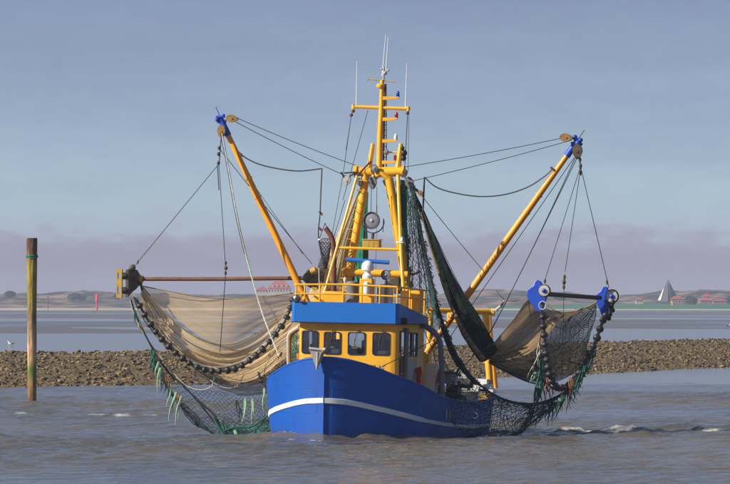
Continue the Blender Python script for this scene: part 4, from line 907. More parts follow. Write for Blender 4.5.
# blocks round the gallows head
pulley(P(346.5, 181, GS-.3), .15, 'light_grey', R(-30)); pulley(P(372.5, 183, GS-.2), .17, 'grey'); pulley(P(359.5, 182, GS-.2), .11, 'grey'); pulley(P(398, 184, GS-.2), .13, 'grey'); pulley(P(409.5, 183, GS-.3), .17, 'grey', R(20)); pulley(P(420.6, 193.5, GS-.3), .09, 'wood_block', R(30)); pulley(P(405, 173, GS-.5), .1, 'brown_steel')
mb = MB()
for a0, a1 in (((347, 178), (355, 173)), ((405, 178), (403, 172)), ((412, 186), (420, 192)), ((344, 173), (358, 172)), ((341, 172), (345, 179))): mb.tube([P(*a0, GS-.3), P(*a1, GS-.2)], .03, 6)
mb.build('shackles', 'brown_steel', boat)

# ---------------- booms
def boom(tip, mid, foot, s, label):
    a_, b_, c_ = P(*tip, s), P(*mid, s), P(*foot, s); L_ = (c_-a_).length; d_ = (c_-a_).normalized()
    mb = MB(); mb.tube([a_+d_*.55, a_+d_*2.5, a_+d_*(L_*.6), c_], [.085, .105, .115, .11], 14); bo = mb.build('boom', 'yellow_boom', boat, label=label)
    mb = MB(); mb.tube([a_+d_*.02, a_+d_*.6], [.10, .112], 12); mb.cyl(a_+d_*.1+Vector((-.15, 0, 0)), a_+d_*.1+Vector((.15, 0, .02)), .05, 8); mb.ball(a_, .10, 8); mb.build('boom_cap', 'gear_blue', bo)
    for f in (.25, .33, .7): mb = MB(); q_ = a_+d_*L_*f; mb.tube([q_-d_*.03, q_+d_*.03], .122, 10); mb.build('collar', 'yellow_boom', bo)
    return bo
boom((220.5, 119), (0, 0), (333, 357), 9.5, 'left boom, raised steeper'); boom((577.5, 141), (0, 0), (424, 356), 9.5, 'right boom, swung lower')
mb = MB(); mb.bbox(P(424, 357, 9.5), (.36, .3, .3), .04); mb.cyl(P(426, 350, 9.5), P(426, 398, 9.5), .10, 10); mb.build('boom_foot', 'yellow', boat)
mb = MB(); mb.bbox(P(331, 357, 9.5), (.36, .3, .3), .04); mb.build('boom_foot', 'yellow', boat)
mb = MB(); mb.tube([P(220.8, 119, 9.5), P(216, 107, 9.5)], .014, 5); mb.build('spike', 'gear_blue', boat)
mb = MB(); mb.tube([P(577.5, 140, 9.5), P(584.5, 130, 9.5)], .014, 5); mb.build('spike', 'dark_grey', boat)
mb = MB(); mb.ball(P(578, 143, 9.4), .12, 8); mb.ball(P(580.5, 140, 9.4), .08, 8); mb.ball(P(575, 137, 9.4), .08, 8); mb.cyl(P(573, 137.5, 9.4), P(582, 145, 9.4), .05, 8); mb.build('boom_head_fitting', 'gear_blue', boat)
mb = MB(); mb.ball(P(217, 119.5, 9.4), .07, 8); mb.cyl(P(216, 117, 9.4), P(225, 116.5, 9.4), .045, 8); mb.ball(P(223.5, 115.5, 9.4), .06, 8); mb.build('boom_head_fitting', 'gear_blue', boat)
pulley(P(232, 118.5, 9.3), .16, 'wood_block', R(80)); pulley(P(221.5, 131.5, 9.3), .17, 'wood_block'); pulley(P(566, 137.5, 9.3), .17, 'wood_block', R(85)); pulley(P(577.5, 151.5, 9.3), .2, 'brown_steel')
# ---------------- rigging wires
def wire(pts, r=.012, mat='wire', nm='rigging_wire', parent=boat, n=5):
    mb = MB(); mb.tube(pts, r, n); return mb.build(nm, mat, parent)
W2 = lambda x0, y0, x1, y1, s=GS, d=0, s1=None: sag(P(x0, y0, s), P(x1, y1, s1 if s1 is not None else s), d, 12)
for a_ in ((236, 117.5, 356, 165.5), (236, 122, 347, 176.5), (572, 136, 404, 167), (572, 140, 412, 181)): wire(W2(*a_, d=.04))
wire([P(x, y, 9.4) for x, y in spline([(239, 153), (246, 158), (260, 164.5), (280, 169), (300, 171), (322, 168.5)], 20) for _ in (0,)] if False else [P(p.x, p.y, 9.4) for p in spline([(239, 152, 0), (246, 158, 0), (260, 164.5, 0), (280, 169, 0), (300, 171, 0), (322, 168.5, 0)], 20)], .022)
wire([P(p.x, p.y, 9.2) for p in spline([(322, 168.5, 0), (321, 190, 0), (320, 215, 0), (318.5, 236, 0), (325, 262, 0)], 16)], .022)
wire([P(p.x, p.y, 9.4) for p in spline([(424.5, 177, 0), (436, 187, 0), (455, 193, 0), (480, 196.5, 0), (505, 194.5, 0), (528, 187, 0), (545, 176, 0), (553, 168.5, 0)], 24)], .022)
wire(W2(424.5, 177, 423, 212, d=0), .03)
for x, y in ((241, 154.5), (552, 168.5), (320.5, 213), (320.2, 229)): mb = MB(); mb.tube([P(x-1.5, y-1.5, 9.4), P(x, y, 9.4), P(x+2, y+2, 9.4)], [.03, .05, .025], 6); mb.build('shackle', 'rust', boat)
wire(W2(422, 196, 486, 274, d=.02)); 
wire(W2(218, 165, 133, 268, d=0, s1=9.2)); wire(W2(219, 148, 249, 186, d=0)); wire(W2(249, 186, 312, 264, d=0, s=9.7)); wire(W2(252, 182, 303, 254, d=.02, s=9.9), .009)
wire(W2(219, 165, 225.7, 268, d=0), .012); wire(W2(226, 268, 220, 352, d=0, s=8.6), .014, 'rope_dark')
wire(W2(221.5, 135, 219, 165, d=0), .02); wire(W2(217.5, 165, 219, 190, d=0), .018)
for x, y, r_ in ((219, 148, .05), (218.5, 154, .055), (218.5, 163, .06), (225.7, 263, .05), (225.9, 268, .07), (225.5, 273, .05), (138, 262, .03)): mb = MB(); mb.tube([P(x, y-2, 9.4), P(x, y, 9.4), P(x, y+2, 9.4)], [r_*.5, r_, r_*.5], 8); mb.build('swivel', 'brown_steel', boat)
# pale hauling rope with green lengths
hp = [P(p.x, p.y, 8.6-p.z) for p in spline([(222, 133, -.6), (229, 170, -.4), (237, 215, 0), (248, 262, 0), (262, 312, 1), (279, 356, 3)], 30)]
wire(hp, .024, 'rope_white'); wire(hp[17:21], .030, 'rope_pale', 'green_splice'); wire([p+Vector((-.05, 0, 0)) for p in hp[:18]], .012)
wire(W2(577, 158, 507, 300, d=.02), .014, 'rope_dark'); wire(W2(507, 300, 486, 340, s=9.0, d=.0), .02, 'rope_green'); wire(W2(486, 340, 440, 396, s=8.6, d=.0), .016, 'rope_white')
wire(W2(576, 156, 512, 290, d=.06, s=9.2), .014, 'rope_dark')
wire(W2(574, 158, 470, 308, d=.0, s=9.7)); wire(W2(470, 308, 448, 340, d=.0, s=9.7))
wire(W2(580, 168, 544, 283, d=0, s1=7.2)); wire(W2(581, 166, 565, 272, d=.01)); wire(W2(581, 168, 609, 288, d=0, s1=11.6)); wire(W2(579, 152, 580.5, 168, d=0), .025)
for x, y, r_ in ((580, 160, .05), (580.5, 166, .06), (580.5, 173, .05), (564.5, 277, .05), (564, 282, .07), (563.8, 287, .05), (607, 282, .04), (545, 281, .04)): mb = MB(); mb.tube([P(x, y-2.5, 9.4), P(x, y, 9.4), P(x, y+2.5, 9.4)], [r_*.5, r_, r_*.5], 8); mb.build('swivel', 'brown_steel', boat)
wire(W2(564, 289, 562, 372, s=8.8), .010, 'rope_dark')
# mast stays
wire(W2(351.5, 114, 343, 175, d=0), .011); wire(W2(368, 110, 343, 200, d=0, s1=8.8), .011); wire(W2(352, 112, 346, 150, d=0), .010)
wire(W2(343, 175, 327, 262, s=8.8), .010); wire(W2(345, 200, 330, 250, s=8.9), .010); wire(W2(407.8, 111, 404.5, 172, d=0), .014); wire(W2(409, 111, 408, 172, d=0), .008)
wire(W2(377.5, 150, 376.5, 120, d=0), .010, 'rope_white')
for x in (371.5, 377): wire(W2(x, 187, x-.5, 214, s=9.0), .010)
wire(W2(377, 205, 375, 300, s=9.2), .008)
mb = MB()
for x, y in ((351.3, 115), (353.3, 111), (407.5, 113)): mb.ball(P(x, y, GS), .06, 8)
mb.build('insulator', 'rust', boat)

# ---------------- exhaust and funnel net left of the gallows
mb = MB(); mb.tube([P(p.x, p.y, 8.8) for p in spline([(325.5, 228, 0), (328, 231.5, 0), (331.5, 237, 0), (333.5, 245, 0), (334, 262, 0), (333.5, 300, 0)], 16)], .085, 12); mb.build('exhaust_pipe', 'rust', boat)
# ---------------- bow anchor
mb = MB(); sA = -.12
mb.prism([P(309.5, 349.5, sA), P(316, 347.8, sA), P(322, 352, sA), P(318.5, 366, sA), P(316.5, 369, sA)], (0, .06, 0)); mb.prism([P(318.5, 366, sA-.05), P(316.5, 369, sA-.05), P(321, 354, sA-.15), P(324.5, 349.6, sA-.15), P(325, 352, sA-.1)], (0, .05, 0)); an = mb.build('anchor', 'anchor_grey', boat, smooth=0)
mb = MB(); mb.cyl(P(309, 348.3, sA-.05), P(325, 350, sA-.05), .04, 8); mb.cyl(P(317, 369.5, sA), P(317.5, 352, sA-.03), .035, 8); mb.ball(P(324.8, 349.5, sA-.05), .06, 8); mb.build('anchor_stock', 'light_grey', an)
# bow cleats with mooring rope
mb = MB()
for a0, a1 in (((371.5, 367.5), (384, 369)), ((374, 365.3), (377, 370.5)), ((379.5, 366), (381.5, 371)), ((382, 366.5), (385, 365)), ((371, 365.5), (373.5, 366.8))): mb.cyl(P(*a0, 1.3), P(*a1, 1.3), .035, 6)
mb.build('cleat', 'grey', boat)
wire(W2(383, 366, 448, 332, s=1.5, s1=7, d=.02), .013, 'rope_dark', 'mooring_rope')
# ---------------- side rail with green net, left of the wheelhouse
mb = MB(); mb.tube([P(p.x, p.y, 4.6) for p in spline([(288.3, 366, 0), (288, 345, 0), (288.5, 336, 0), (292, 331.5, 0), (298.5, 327.5, 0)], 14)], .05, 8); mb.build('side_rail', 'light_grey', boat)
mb = MB(); mb.tube([P(p.x, p.y, 4.7) for p in spline([(290.3, 366, 0), (290, 346, 0), (290.5, 337.5, 0), (293.5, 333.5, 0), (298.5, 330, 0)], 14)], .04, 8); mb.build('side_rail', 'rust', boat)
wirenet([[P(291, 336, 5), P(298, 331, 5)], [P(291, 350, 5), P(298, 350, 5)], [P(291, 363, 5), P(298, 360, 5)]], 8, 24, r=.014).build('rail_netting', 'net_teal', boat, smooth=0, kind='stuff')
mb = MB(); mb.bbox(P(298.2, 356.5, 4.6), (.08, .1, .2), .02); mb.build('marker', 'orange', boat)
# side light box under the rail, left
mb = MB(); mb.bbox(P(296, 298.5, 3.3), (.14, .14, .22), .02); mb.ball(P(298.5, 299, 3.2), .075, 8); mb.build('side_light', 'dark_grey', boat)
mb = MB(); mb.ball(P(295.2, 297.5, 3.15), .06, 8); mb.build('side_light_lens', 'white', boat)
# ---------------- stern gantry and deck gear
mb = MB(); mb.tube([P(427, 310.5, 15.2), P(492, 312, 16.6)], .10, 10); mb.cyl(P(491, 312, 16.6), P(494.5, 312, 16.6), .13, 10); mb.build('stern_gantry', 'yellow', boat)
mb = MB(); mb.tube([P(485.5, 313, 16.5), P(487.5, 350, 16.5), P(491, 397, 16.5)], .115, 10); mb.build('gantry_leg', 'yellow', boat)
mb = MB(); mb.tube([P(489, 313, 17.4), P(492, 350, 17.4), P(496, 388, 17.6)], .07, 8); mb.build('gantry_leg', 'yellow_boom', boat)
mb = MB(); mb.tube([P(431, 311, 13.9), P(429, 350, 13.9), P(428, 398, 13.9)], .10, 10); mb.build('gantry_leg', 'yellow', boat)
mb = MB(); mb.bbox(P(458, 318, 14.4), (.7, .3, .34), .03); mb.cyl(P(455, 311, 14.4), P(455, 318, 14.4), .06, 8); mb.build('gantry_bracket', 'yellow', boat)
mb = MB(); mb.tube([P(492, 311, 15), P(496, 310, 15), P(501, 306, 14.6), (P(505, 300, 14.2))], [.03, .06, .05, .02], 7); mb.build('gantry_lashing', 'rope_white', boat)
wire(W2(505, 300, 528, 297, s=14, s1=7.5, d=.08), .016, 'rope_tan'); wire(W2(496, 290, 505, 300, s=13, d=.03), .014, 'rope_tan')
def deckz(py, s): return P(450, py, s).z
for (px, py, s, w, dp, h, m_, nm) in ((429.5, 378, 9.6, .5, .4, .95, 'white', 'locker'), (446, 378, 9.8, .72, .5, .36, 'light_grey', 'cooker_lid'), (459, 380, 11.5, .7, .4, .7, 'paper', 'equipment_box'), (482, 391, 16.2, .9, .6, .12, 'white', 'table_top'), (468, 396, 13.5, .6, .5, .3, 'light_grey', 'sorting_box')):
    mb = MB(); mb.bbox(P(px, py, s), (w, dp, h), .03); mb.build(nm, m_, boat)
for k in range(4):
    px, py, s = ((477, 386.5, 16.0), (485, 386.5, 16.3), (481, 381.5, 16.2), (472, 391, 15.4))[k]
    p = P(px, py, s); mb = MB(); w, d_, h = .46, .34, .16
    for o_, sz in (((0, -d_/2, 0), (w, .025, h)), ((0, d_/2, 0), (w, .025, h)), ((-w/2, 0, 0), (.025, d_-.03, h)), ((w/2, 0, 0), (.025, d_-.03, h)), ((0, 0, -h/2), (w-.03, d_-.03, .02))): mb.box(p+Vector(o_), sz)
    c_ = thing('fish_crate', ['white open fish crate on the aft deck, left one beside the gantry leg', 'white open fish crate at the foot of the yellow gantry leg', 'white fish crate stacked on top of two others on the aft deck', 'white fish crate lowest on the aft deck, nearest the hanging net'][k], 'crate', p, group='white fish crates on the aft deck')
    mb.build('side', 'white', c_, smooth=0, kind='stuff')
# winch: drums, gears, motor
wn_ = P(437, 392, 10.4)
for dx in (-.55, 0, .55):
    mb = MB(); b_ = wn_+Vector((dx-.2, 0, .1)); mb.lathe([(.30, 0), (.30, .03), (.16, .04), (.17, .2), (.16, .36), (.30, .37), (.30, .40)], b_, (1, 0, 0), 18); mb.build('winch_drum', 'black', boat)
mb = MB(); mb.bbox(wn_+Vector((0, .25, -.35)), (1.7, .7, .5), .04); mb.bbox(wn_+Vector((-.95, .1, .1)), (.25, .45, .6), .04); mb.cyl(wn_+Vector((.6, .4, .3)), wn_+Vector((1.1, .4, .3)), .16, 12); mb.build('winch_frame', 'dark_grey', boat)
mb = MB()
for k in range(9): q_ = P(random.uniform(431, 460), random.uniform(374, 394), 9.8+random.random()); mb.cyl(q_, q_+Vector((random.uniform(-.25, .25), .1, random.uniform(-.05, .3))), random.uniform(.03, .07), 8)
mb.build('winch_pipework', 'grey', boat, kind='stuff')
mb = MB()
for k in range(7): mb.ball(P(433+k*4.5+random.uniform(-1, 1), 395+random.uniform(-1.5, 2), 9.4), random.uniform(.08, .14), 8, (1, 1, .7))
mb.build('hose_coil', 'black', boat, kind='stuff')
mb = MB(); mb.lathe([(.11, 0), (.115, .05), (.115, .42), (.08, .5), (.03, .54), (.03, .6)], P(406.6, 382.5, 5.9), n=14); tag(mb.build('gas_bottle', 'light_grey', None), 'pale grey gas bottle standing beside the wheelhouse door', 'gas bottle')
mb = MB(); b_ = P(419, 386, 6.6)
for k in range(7): mb.tube([b_+Vector(((.015+.012*(k%3))*math.cos(a)+.03*math.sin(2*a+k)+.02*(k-3), -.03*k, .38+(.20+.03*(k%3))*math.sin(a)-.03*(k%4))) for a in np.linspace(0, 6.28, 14)[:-1]], .03, 6, closed=True)
tag(mb.build('rope_coil', 'red', None), 'bright red rope coil hung behind the wheelhouse door', 'rope')
mb = MB(); mb.tube([P(438.5, 369, 8.6), P(435.5, 385, 8.6)], [.035, .03], 6); tag(mb.build('broom_handle', 'orange', None), 'orange pole leaning by the grey davit pipe', 'pole')
mb = MB()
mb.bbox(P(415, 378, 7.0), (.12, .2, .5), .03); mb.build('fuse_box', 'brown_steel', boat)
mb = MB(); mb.cyl(P(424.5, 352, 8.3), P(424.5, 366, 8.3), .05, 8); mb.build('rail_stanchion', 'yellow', boat)
mb = MB(); mb.tube(spline([P(437, 374, 9), P(445, 372.5, 9), P(455, 373.5, 9), P(461, 376, 9)], 12), .05, 6); tag(mb.build('rolled_net', 'net_teal', None), 'small teal rope roll on top of the deck machinery', 'net')

# ================================================================== HOISTED NETS AT THE GALLOWS
def folded(path, widths, mat, parent, nm='net', n=40, lobes=9, seed=0, k=80, label=None, dens=.97, depth=.55, amp=.22):
    pts = spline(path, k); mb = MB(); uv = []; dn = []; ws = np.interp(np.linspace(0, 1, k+1), np.linspace(0, 1, len(widths)), widths)
    for i, p in enumerate(pts):
        t_ = (pts[min(i+1, k)]-pts[max(i-1, 0)]).normalized(); u_ = t_.cross(Vector((0, 1, 0))).normalized(); w_ = t_.cross(u_)
        for j in range(n+1):
            a_ = 2*math.pi*j/n; c_, s_ = math.cos(a_), math.sin(a_)
            f = 1+amp*noise.noise(Vector((c_*lobes*.35+seed, s_*lobes*.35, i/k*3.0)))*1.6+amp*.5*noise.noise(Vector((c_*lobes, s_*lobes, i/k*6+seed)))
            mb.v.append(p+(u_*c_+w_*s_*depth)*ws[i]*f); uv.append((j/n*2, i/k*4)); dn.append(dens)
    w = n+1; mb.f = [(i*w+j, i*w+j+1, (i+1)*w+j+1, (i+1)*w+j) for i in range(k) for j in range(n)]; mb.uv = uv; mb.dens = dn
    return mb.build(nm, mat, parent, smooth=0 or 180, label=label)
hn = thing('hoisted_net', 'tan shrimp net hauled up in folds behind the left gallows leg', 'net', P(350, 240, 10.2))
folded([P(362, 190, 10), P(352, 220, 10.2), P(341, 255, 10.4), P(332, 282, 10.5), P(325, 310, 10.5)], [.06, .2, .36, .5, .6], 'net_tan', hn, dens=.85)
folded([P(366, 186, 10.2), P(360, 215, 10.4), P(350, 255, 10.6), P(344, 285, 10.6), P(340, 315, 10.6)], [.05, .13, .24, .32, .36], 'net_brown', hn, seed=3, dens=.85)
for k in range(5):
    a_ = [P(p.x, p.y, 10.0) for p in spline([(364-k*.6, 185, 0), (355-k*2, 215+k*2, 0), (346-k*2.6, 245+k*3, 0), (338-k*3, 290, 0)], 14)]; mb = MB(); mb.tube(a_, .018, 5); mb.build('rope', ['rope_tan', 'rope_green', 'rope_white', 'rope_tan', 'rope_dark'][k], hn)
gn = thing('hoisted_net', 'bright green net bunch hanging between the gallows legs, left side', 'net', P(361, 250, 9.9))
folded([P(367, 192, 9.9), P(364, 222, 9.9), P(362, 255, 9.9), P(361, 285, 9.9), P(361, 312, 9.9)], [.04, .11, .19, .16, .14], 'net_green', gn, seed=5, amp=.3)
gn2 = thing('hoisted_net', 'long green net bunch hanging just right of the right gallows leg', 'net', P(402, 230, 9.9))
folded([P(403, 180, 9.9), P(401.5, 200, 9.9), P(402, 225, 9.9), P(405, 250, 9.9), P(407, 290, 9.9)], [.11, .18, .15, .12, .05], 'net_green', gn2, seed=8, amp=.3)
fn = thing('lifting_bag', 'small grey mesh bag hung open-mouthed beside the rusty exhaust pipe', 'net bag', P(326, 255, 8.9))
mb = MB(); ring_ = [P(325.5+7*math.cos(a), 240.5+2.2*math.sin(a), 8.9) for a in np.linspace(0, 6.283, 20)[:-1]]; mb.tube(ring_, .02, 6, closed=True); mb.build('ring', 'steel', fn)
g_ = [[P(325.5+r_*math.cos(a), y_+r_*.3*math.sin(a), 8.9+.2*math.sin(a)*r_/7) for a in np.linspace(0, 6.283, 13)] for r_, y_ in ((7, 240.5), (5.5, 250), (3.2, 261), (1.2, 268))]
wirenet(g_, 26, 16, r=.010, jit=.012, drop=0).build('mesh', 'wire', fn, smooth=0, kind='stuff')
g2 = [[P(320, 258, 8.9), P(331, 256, 8.9)], [P(316, 272, 8.9), P(327, 268, 8.9)], [P(306, 286, 9.1), P(322, 284, 9.1)]]
cloth(g2, 10, 12, lambda u, v: .5, amp=.03).build('codend', 'net_grey', fn, smooth=180)
mb = MB(); mb.tube([P(325, 223, 8.9), P(319, 240, 8.9)], .012, 4); mb.tube([P(325, 223, 8.9), P(332, 240, 8.9)], .012, 4); mb.build('bridle', 'wire', fn, kind='stuff')

# ================================================================== TRAWLS
def rollers(pts, parent, s, r=.115, nm='roller'):
    """rubber rollers threaded on a rope; pts in pixels"""
    mbx = MB(ID); mbx.lathe([(.03, -.085), (.075, -.08), (.115, -.04), (.12, 0), (.115, .04), (.075, .08), (.03, .085)], (0, 0, 0), (0, 0, 1), 12); t0 = mbx.build(nm, 'rubber', None, smooth=60); me = t0.data; bpy.data.objects.remove(t0)
    me.materials[0] = MAT['rubber']
    Q = [P(x, y, s(i/(len(pts)-1))) for i, (x, y) in enumerate(pts)]
    mb = MB(); mb.tube(spline(Q, len(Q)*3), .028, 6); mb.build('roller_rope', 'rope_dark', parent)
    for i in range(1, len(Q)):
        d_ = (Q[min(i+1, len(Q)-1)]-Q[i-1]).normalized(); q_ = d_.to_track_quat('Z', 'Y').to_matrix().to_4x4(); k = r/.115*random.uniform(.9, 1.1)
        place(nm, me, parent, BOAT @ Matrix.Translation(Q[i]) @ q_ @ Matrix.Rotation(random.uniform(-.25, .25), 4, 'X') @ Matrix.Scale(k, 4))
        for f in (.36, .62):   # washers between the rollers
            if i < len(Q)-1:
                c_ = Q[i].lerp(Q[i+1], f); mbw = None
    mb = MB()
    for i in range(len(Q)-1):
        d_ = (Q[i+1]-Q[i]).normalized()
        for f in (.4, .6): c_ = Q[i].lerp(Q[i+1], f); mb.cyl(c_-d_*.02, c_+d_*.02, .055, 8)
    mb.build('spacer_discs', 'rubber', parent, kind='stuff')
# ---- left trawl, beam square to the view
lt = thing('beam_trawl', 'beam trawl hung from the left boom: rusty beam, yellow-brown shoe and tan net', 'beam trawl', P(220, 280, 9.3), group='beam trawls hung from the booms')
mb = MB(); mb.tube([P(135, 279, 9.3), P(142, 279, 9.3), P(222, 279, 9.3), P(314, 278, 9.6)], [.08, .065, .065, .065], 12); bm_ = mb.build('beam', 'rust_beam', lt)
mb = MB(); mb.cyl(P(139.5, 279, 9.3), P(143, 279, 9.3), .12, 12); mb.build('collar', 'yellow_dull', bm_)
def shoe_left(o, name, lab):
    dx, dy, sg = o
    q = lambda x, y, s: P(dx+sg*(x-131), dy+(y-282), s)
    mb = MB(); mb.prism([q(127, 270, 8.8), q(131, 268.5, 9.2), q(136, 270, 9.7), q(139, 275, 10.0), q(139, 284, 10.0), q(135, 289, 9.6), q(131, 292, 9.2), q(127, 297, 8.8)], (.09*sg, 0, 0)); sh = mb.build(name, 'brown_steel', lt, label=lab, smooth=0)
    mb = MB(); x0, x1 = sorted((q(122.2, 0, 8.8).x, q(127.6, 0, 8.8).x)); zz = lambda y: q(124, y, 8.8).z
    wall_strip(mb, [(x0, 8.8), (x1, 8.8)], zz(298), zz(269), [(.04, x1-x0-.04, zz(279), zz(273)), (.04, x1-x0-.04, zz(294), zz(287))], .12); mb.build('sole_plate', 'yellow_dull', sh, smooth=0)
    for y in (276, 290.5): mb = MB(); mb.cyl(q(123.2, y, 8.85), q(126.6, y, 8.85), .12, 10); mb.build('axle', 'black', sh)
    mb = MB(); mb.ball(q(132.5, 267.5, 9.3), .11, 8); mb.cyl(q(132.5, 266, 9.3), q(133.5, 272, 9.3), .07, 8); mb.build('lug', 'brown_steel', sh)
    mb = MB(); mb.tube([q(138, 282, 9.5), q(141, 285, 9.4), q(142, 290, 9.3)], .04, 6); mb.ball(q(140.5, 284, 9.3), .07, 8); mb.build('shackle', 'brown_steel', sh)
shoe_left((131, 282, 1), 'trawl_shoe', 'brown and yellow trawl shoe at the free end of the beam')
mb = MB(); mb.lathe([(.30, 0), (.34, .03), (.34, .1), (.25, .13), (.25, .2), (.3, .22)], P(313, 278, 9.4), (.6, -.8, 0), 18); sh2 = mb.build('trawl_shoe', 'brown_steel', lt, label='rusty round trawl shoe behind the roof railing')
mb = MB(); mb.prism([P(309, 270, 9.3), P(313, 267, 9.3), P(320, 268, 9.3), P(323, 278, 9.3), P(321, 288, 9.3), P(314, 291, 9.3), P(310, 286, 9.3)], (0, .1, 0)); mb.cyl(P(311, 272, 9.1), P(316, 270, 9.1), .12, 10); mb.build('sole_plate', 'yellow_dull', sh2)
mb = MB(); mb.lathe([(.17, 0), (.18, .05), (.05, .07)], P(308, 278, 9.2), (.3, -1, 0), 14); mb.build('axle', 'black', sh2)
# top panel, very sheer
T = lambda rows, s: [[P(x, y, s(i, j)) for i, (x, y) in enumerate(r)] for j, r in enumerate(rows)]
sL = lambda i, j: 9.4+.15*math.sin(i*1.3+j)
top = [[(143, 286), (170, 291.5), (200, 297), (230, 299), (262, 297), (300, 292)], [(148, 293), (175, 306), (202, 319), (230, 322), (262, 311), (303, 300)], [(154, 300), (180, 322), (205, 339), (230, 344), (264, 325), (306, 306)]]
cloth(T(top, sL), 70, 24, lambda u, v: .24+.14*v, amp=.015, ridge=5).build('top_panel', 'net_tan', lt, smooth=180)
belt = [[(142, 286), (158, 305), (175, 322), (196, 337), (226, 345), (252, 336), (276, 319), (304, 300)], [(141, 292), (156, 314), (174, 334), (198, 351), (228, 358), (257, 348), (283, 328), (306, 312)],
        [(141, 298), (156, 325), (174, 345), (198, 362), (228, 371), (259, 360), (286, 340), (308, 330)], [(142, 304), (157, 335), (176, 356), (200, 374), (230, 384), (261, 376), (288, 356), (310, 345)]]
cloth(T(belt, sL), 130, 50, lambda u, v: .56+.08*math.sin(v*9+u*4)-.12*max(0, v-.6), amp=.05, ridge=6).build('net', 'net_tan', lt, smooth=180)
low = [[(190, 366), (212, 376), (230, 381), (250, 381), (270, 372), (290, 358)], [(205, 380), (222, 386), (238, 390), (254, 390), (272, 384), (292, 374)], [(222, 390), (232, 393), (242, 396), (256, 395), (274, 393), (292, 386)]]
cloth(T(low, lambda i, j: 9.2), 50, 16, lambda u, v: .42, amp=.06, ridge=4).build('lower_panel', 'net_grey', lt, smooth=180)
# seams and edge ropes
def px_rope(pts, s, r, mat, parent, nm='rope', n=24):
    mb = MB(); mb.tube([P(p.x, p.y, s) for p in spline([(x, y, 0) for x, y in pts], n)], r, 5); return mb.build(nm, mat, parent)
px_rope([(142, 286), (170, 291.5), (200, 297), (230, 299), (262, 297), (300, 292)], 9.3, .018, 'rope_tan', lt, 'headline')
px_rope([(142, 286), (158, 305), (175, 322), (196, 337), (226, 345), (252, 336), (276, 319), (304, 300)], 9.2, .02, 'rope_tan', lt)
for k, o_ in enumerate((8, 15, 22, 30)): px_rope([(142, 286+o_*.3), (157, 306+o_*.8), (175, 324+o_), (198, 339+o_), (228, 347+o_), (256, 337+o_), (280, 321+o_), (306, 303+o_)], 9.15, .010, 'rope_tan' if k % 2 else 'rope_dark', lt, 'seam')
px_rope([(134, 297), (139, 312), (150, 328), (166, 347), (188, 366), (214, 379), (238, 387), (262, 380), (292, 362)], 9.1, .02, 'rope_tan', lt)
px_rope([(130, 299), (136, 320), (145, 335), (155, 350), (168, 366), (184, 384), (200, 390), (212, 386), (214, 376)], 8.9, .018, 'rope_white', lt)
px_rope([(210, 380), (222, 387), (235, 387), (244, 375)], 9.0, .014, 'rope_white', lt)
px_rope([(131, 300), (137, 318), (148, 340), (158, 358), (172, 376), (186, 388), (205, 410), (222, 433)], 8.85, .03, 'rope_dark', lt)
rp_ = [(135, 297.5), (139.7, 305.8), (144.7, 314.9), (150.5, 324.4), (155.9, 331.8), (162, 339.3), (168.7, 346.3), (175.7, 352.9), (182.7, 358.3), (189.3, 363.2), (196.8, 367), (204.6, 369.8), (212, 371.1), (219.5, 371.1), (227.8, 370.2), (234.8, 368.6), (242.2, 365.3), (249.7, 360.3), (256.3, 355.4), (262.9, 349.2), (269.5, 341.7), (275.7, 334.3), (281.5, 326.4), (286.9, 317.3), (290.6, 307.9), (293, 300)]
rollers(rp_, lt, lambda f: 8.75)
px_rope([(rx-1, ry-4) for rx, ry in rp_[::2]], 8.8, .012, 'rope_white', lt, 'lacing')
# coarse lower net
G1 = [[(150, 350), (172, 372), (196, 388), (222, 392), (248, 392), (268, 378), (285, 368)], [(153, 362), (174, 388), (198, 402), (224, 406), (250, 406), (270, 398), (288, 390)], [(162, 380), (180, 404), (202, 416), (226, 420), (252, 420), (272, 416), (290, 412)], [(180, 400), (192, 420), (208, 430), (228, 434), (252, 435), (272, 434), (290, 432)], [(196, 414), (206, 426), (218, 435), (234, 438), (254, 438), (272, 437), (290, 436)]]
wirenet(T(G1, lambda i, j: 8.9+.15*math.sin(i+2*j)), 62, 26, r=.0072, jit=.035, drop=.04, warp=.03).build('lower_net', 'net_green_dark', lt, smooth=0, kind='stuff')
wirenet(T(G1[2:], lambda i, j: 9.4+.1*math.cos(i+j)), 50, 18, r=.007, jit=.08, drop=.15).build('lower_net', 'net_green_dark', lt, smooth=0, kind='stuff')
G2 = [[(222, 428), (238, 426), (254, 424), (268, 420), (284, 415)], [(224, 434), (238, 433), (254, 432), (270, 430), (286, 428)], [(226, 438), (240, 439), (256, 439), (270, 438), (286, 438)]]
wirenet(T(G2, lambda i, j: 8.7), 46, 18, r=.013, jit=.07, drop=.1).build('bottom_net', 'net_teal', lt, smooth=0, kind='stuff')
px_rope([(222, 432), (236, 427), (250, 427), (262, 420), (272, 412)], 8.6, .03, 'rope_green', lt); px_rope([(183, 386), (200, 402), (215, 416), (224, 434), (232, 438)], 8.7, .032, 'rope_dark', lt)
px_rope([(224, 437), (240, 439.5), (256, 439), (276, 437)], 8.6, .035, 'rope_green', lt)
px_rope([(214, 418), (219, 427), (226, 437)], 8.6, .05, 'rope_green', lt)
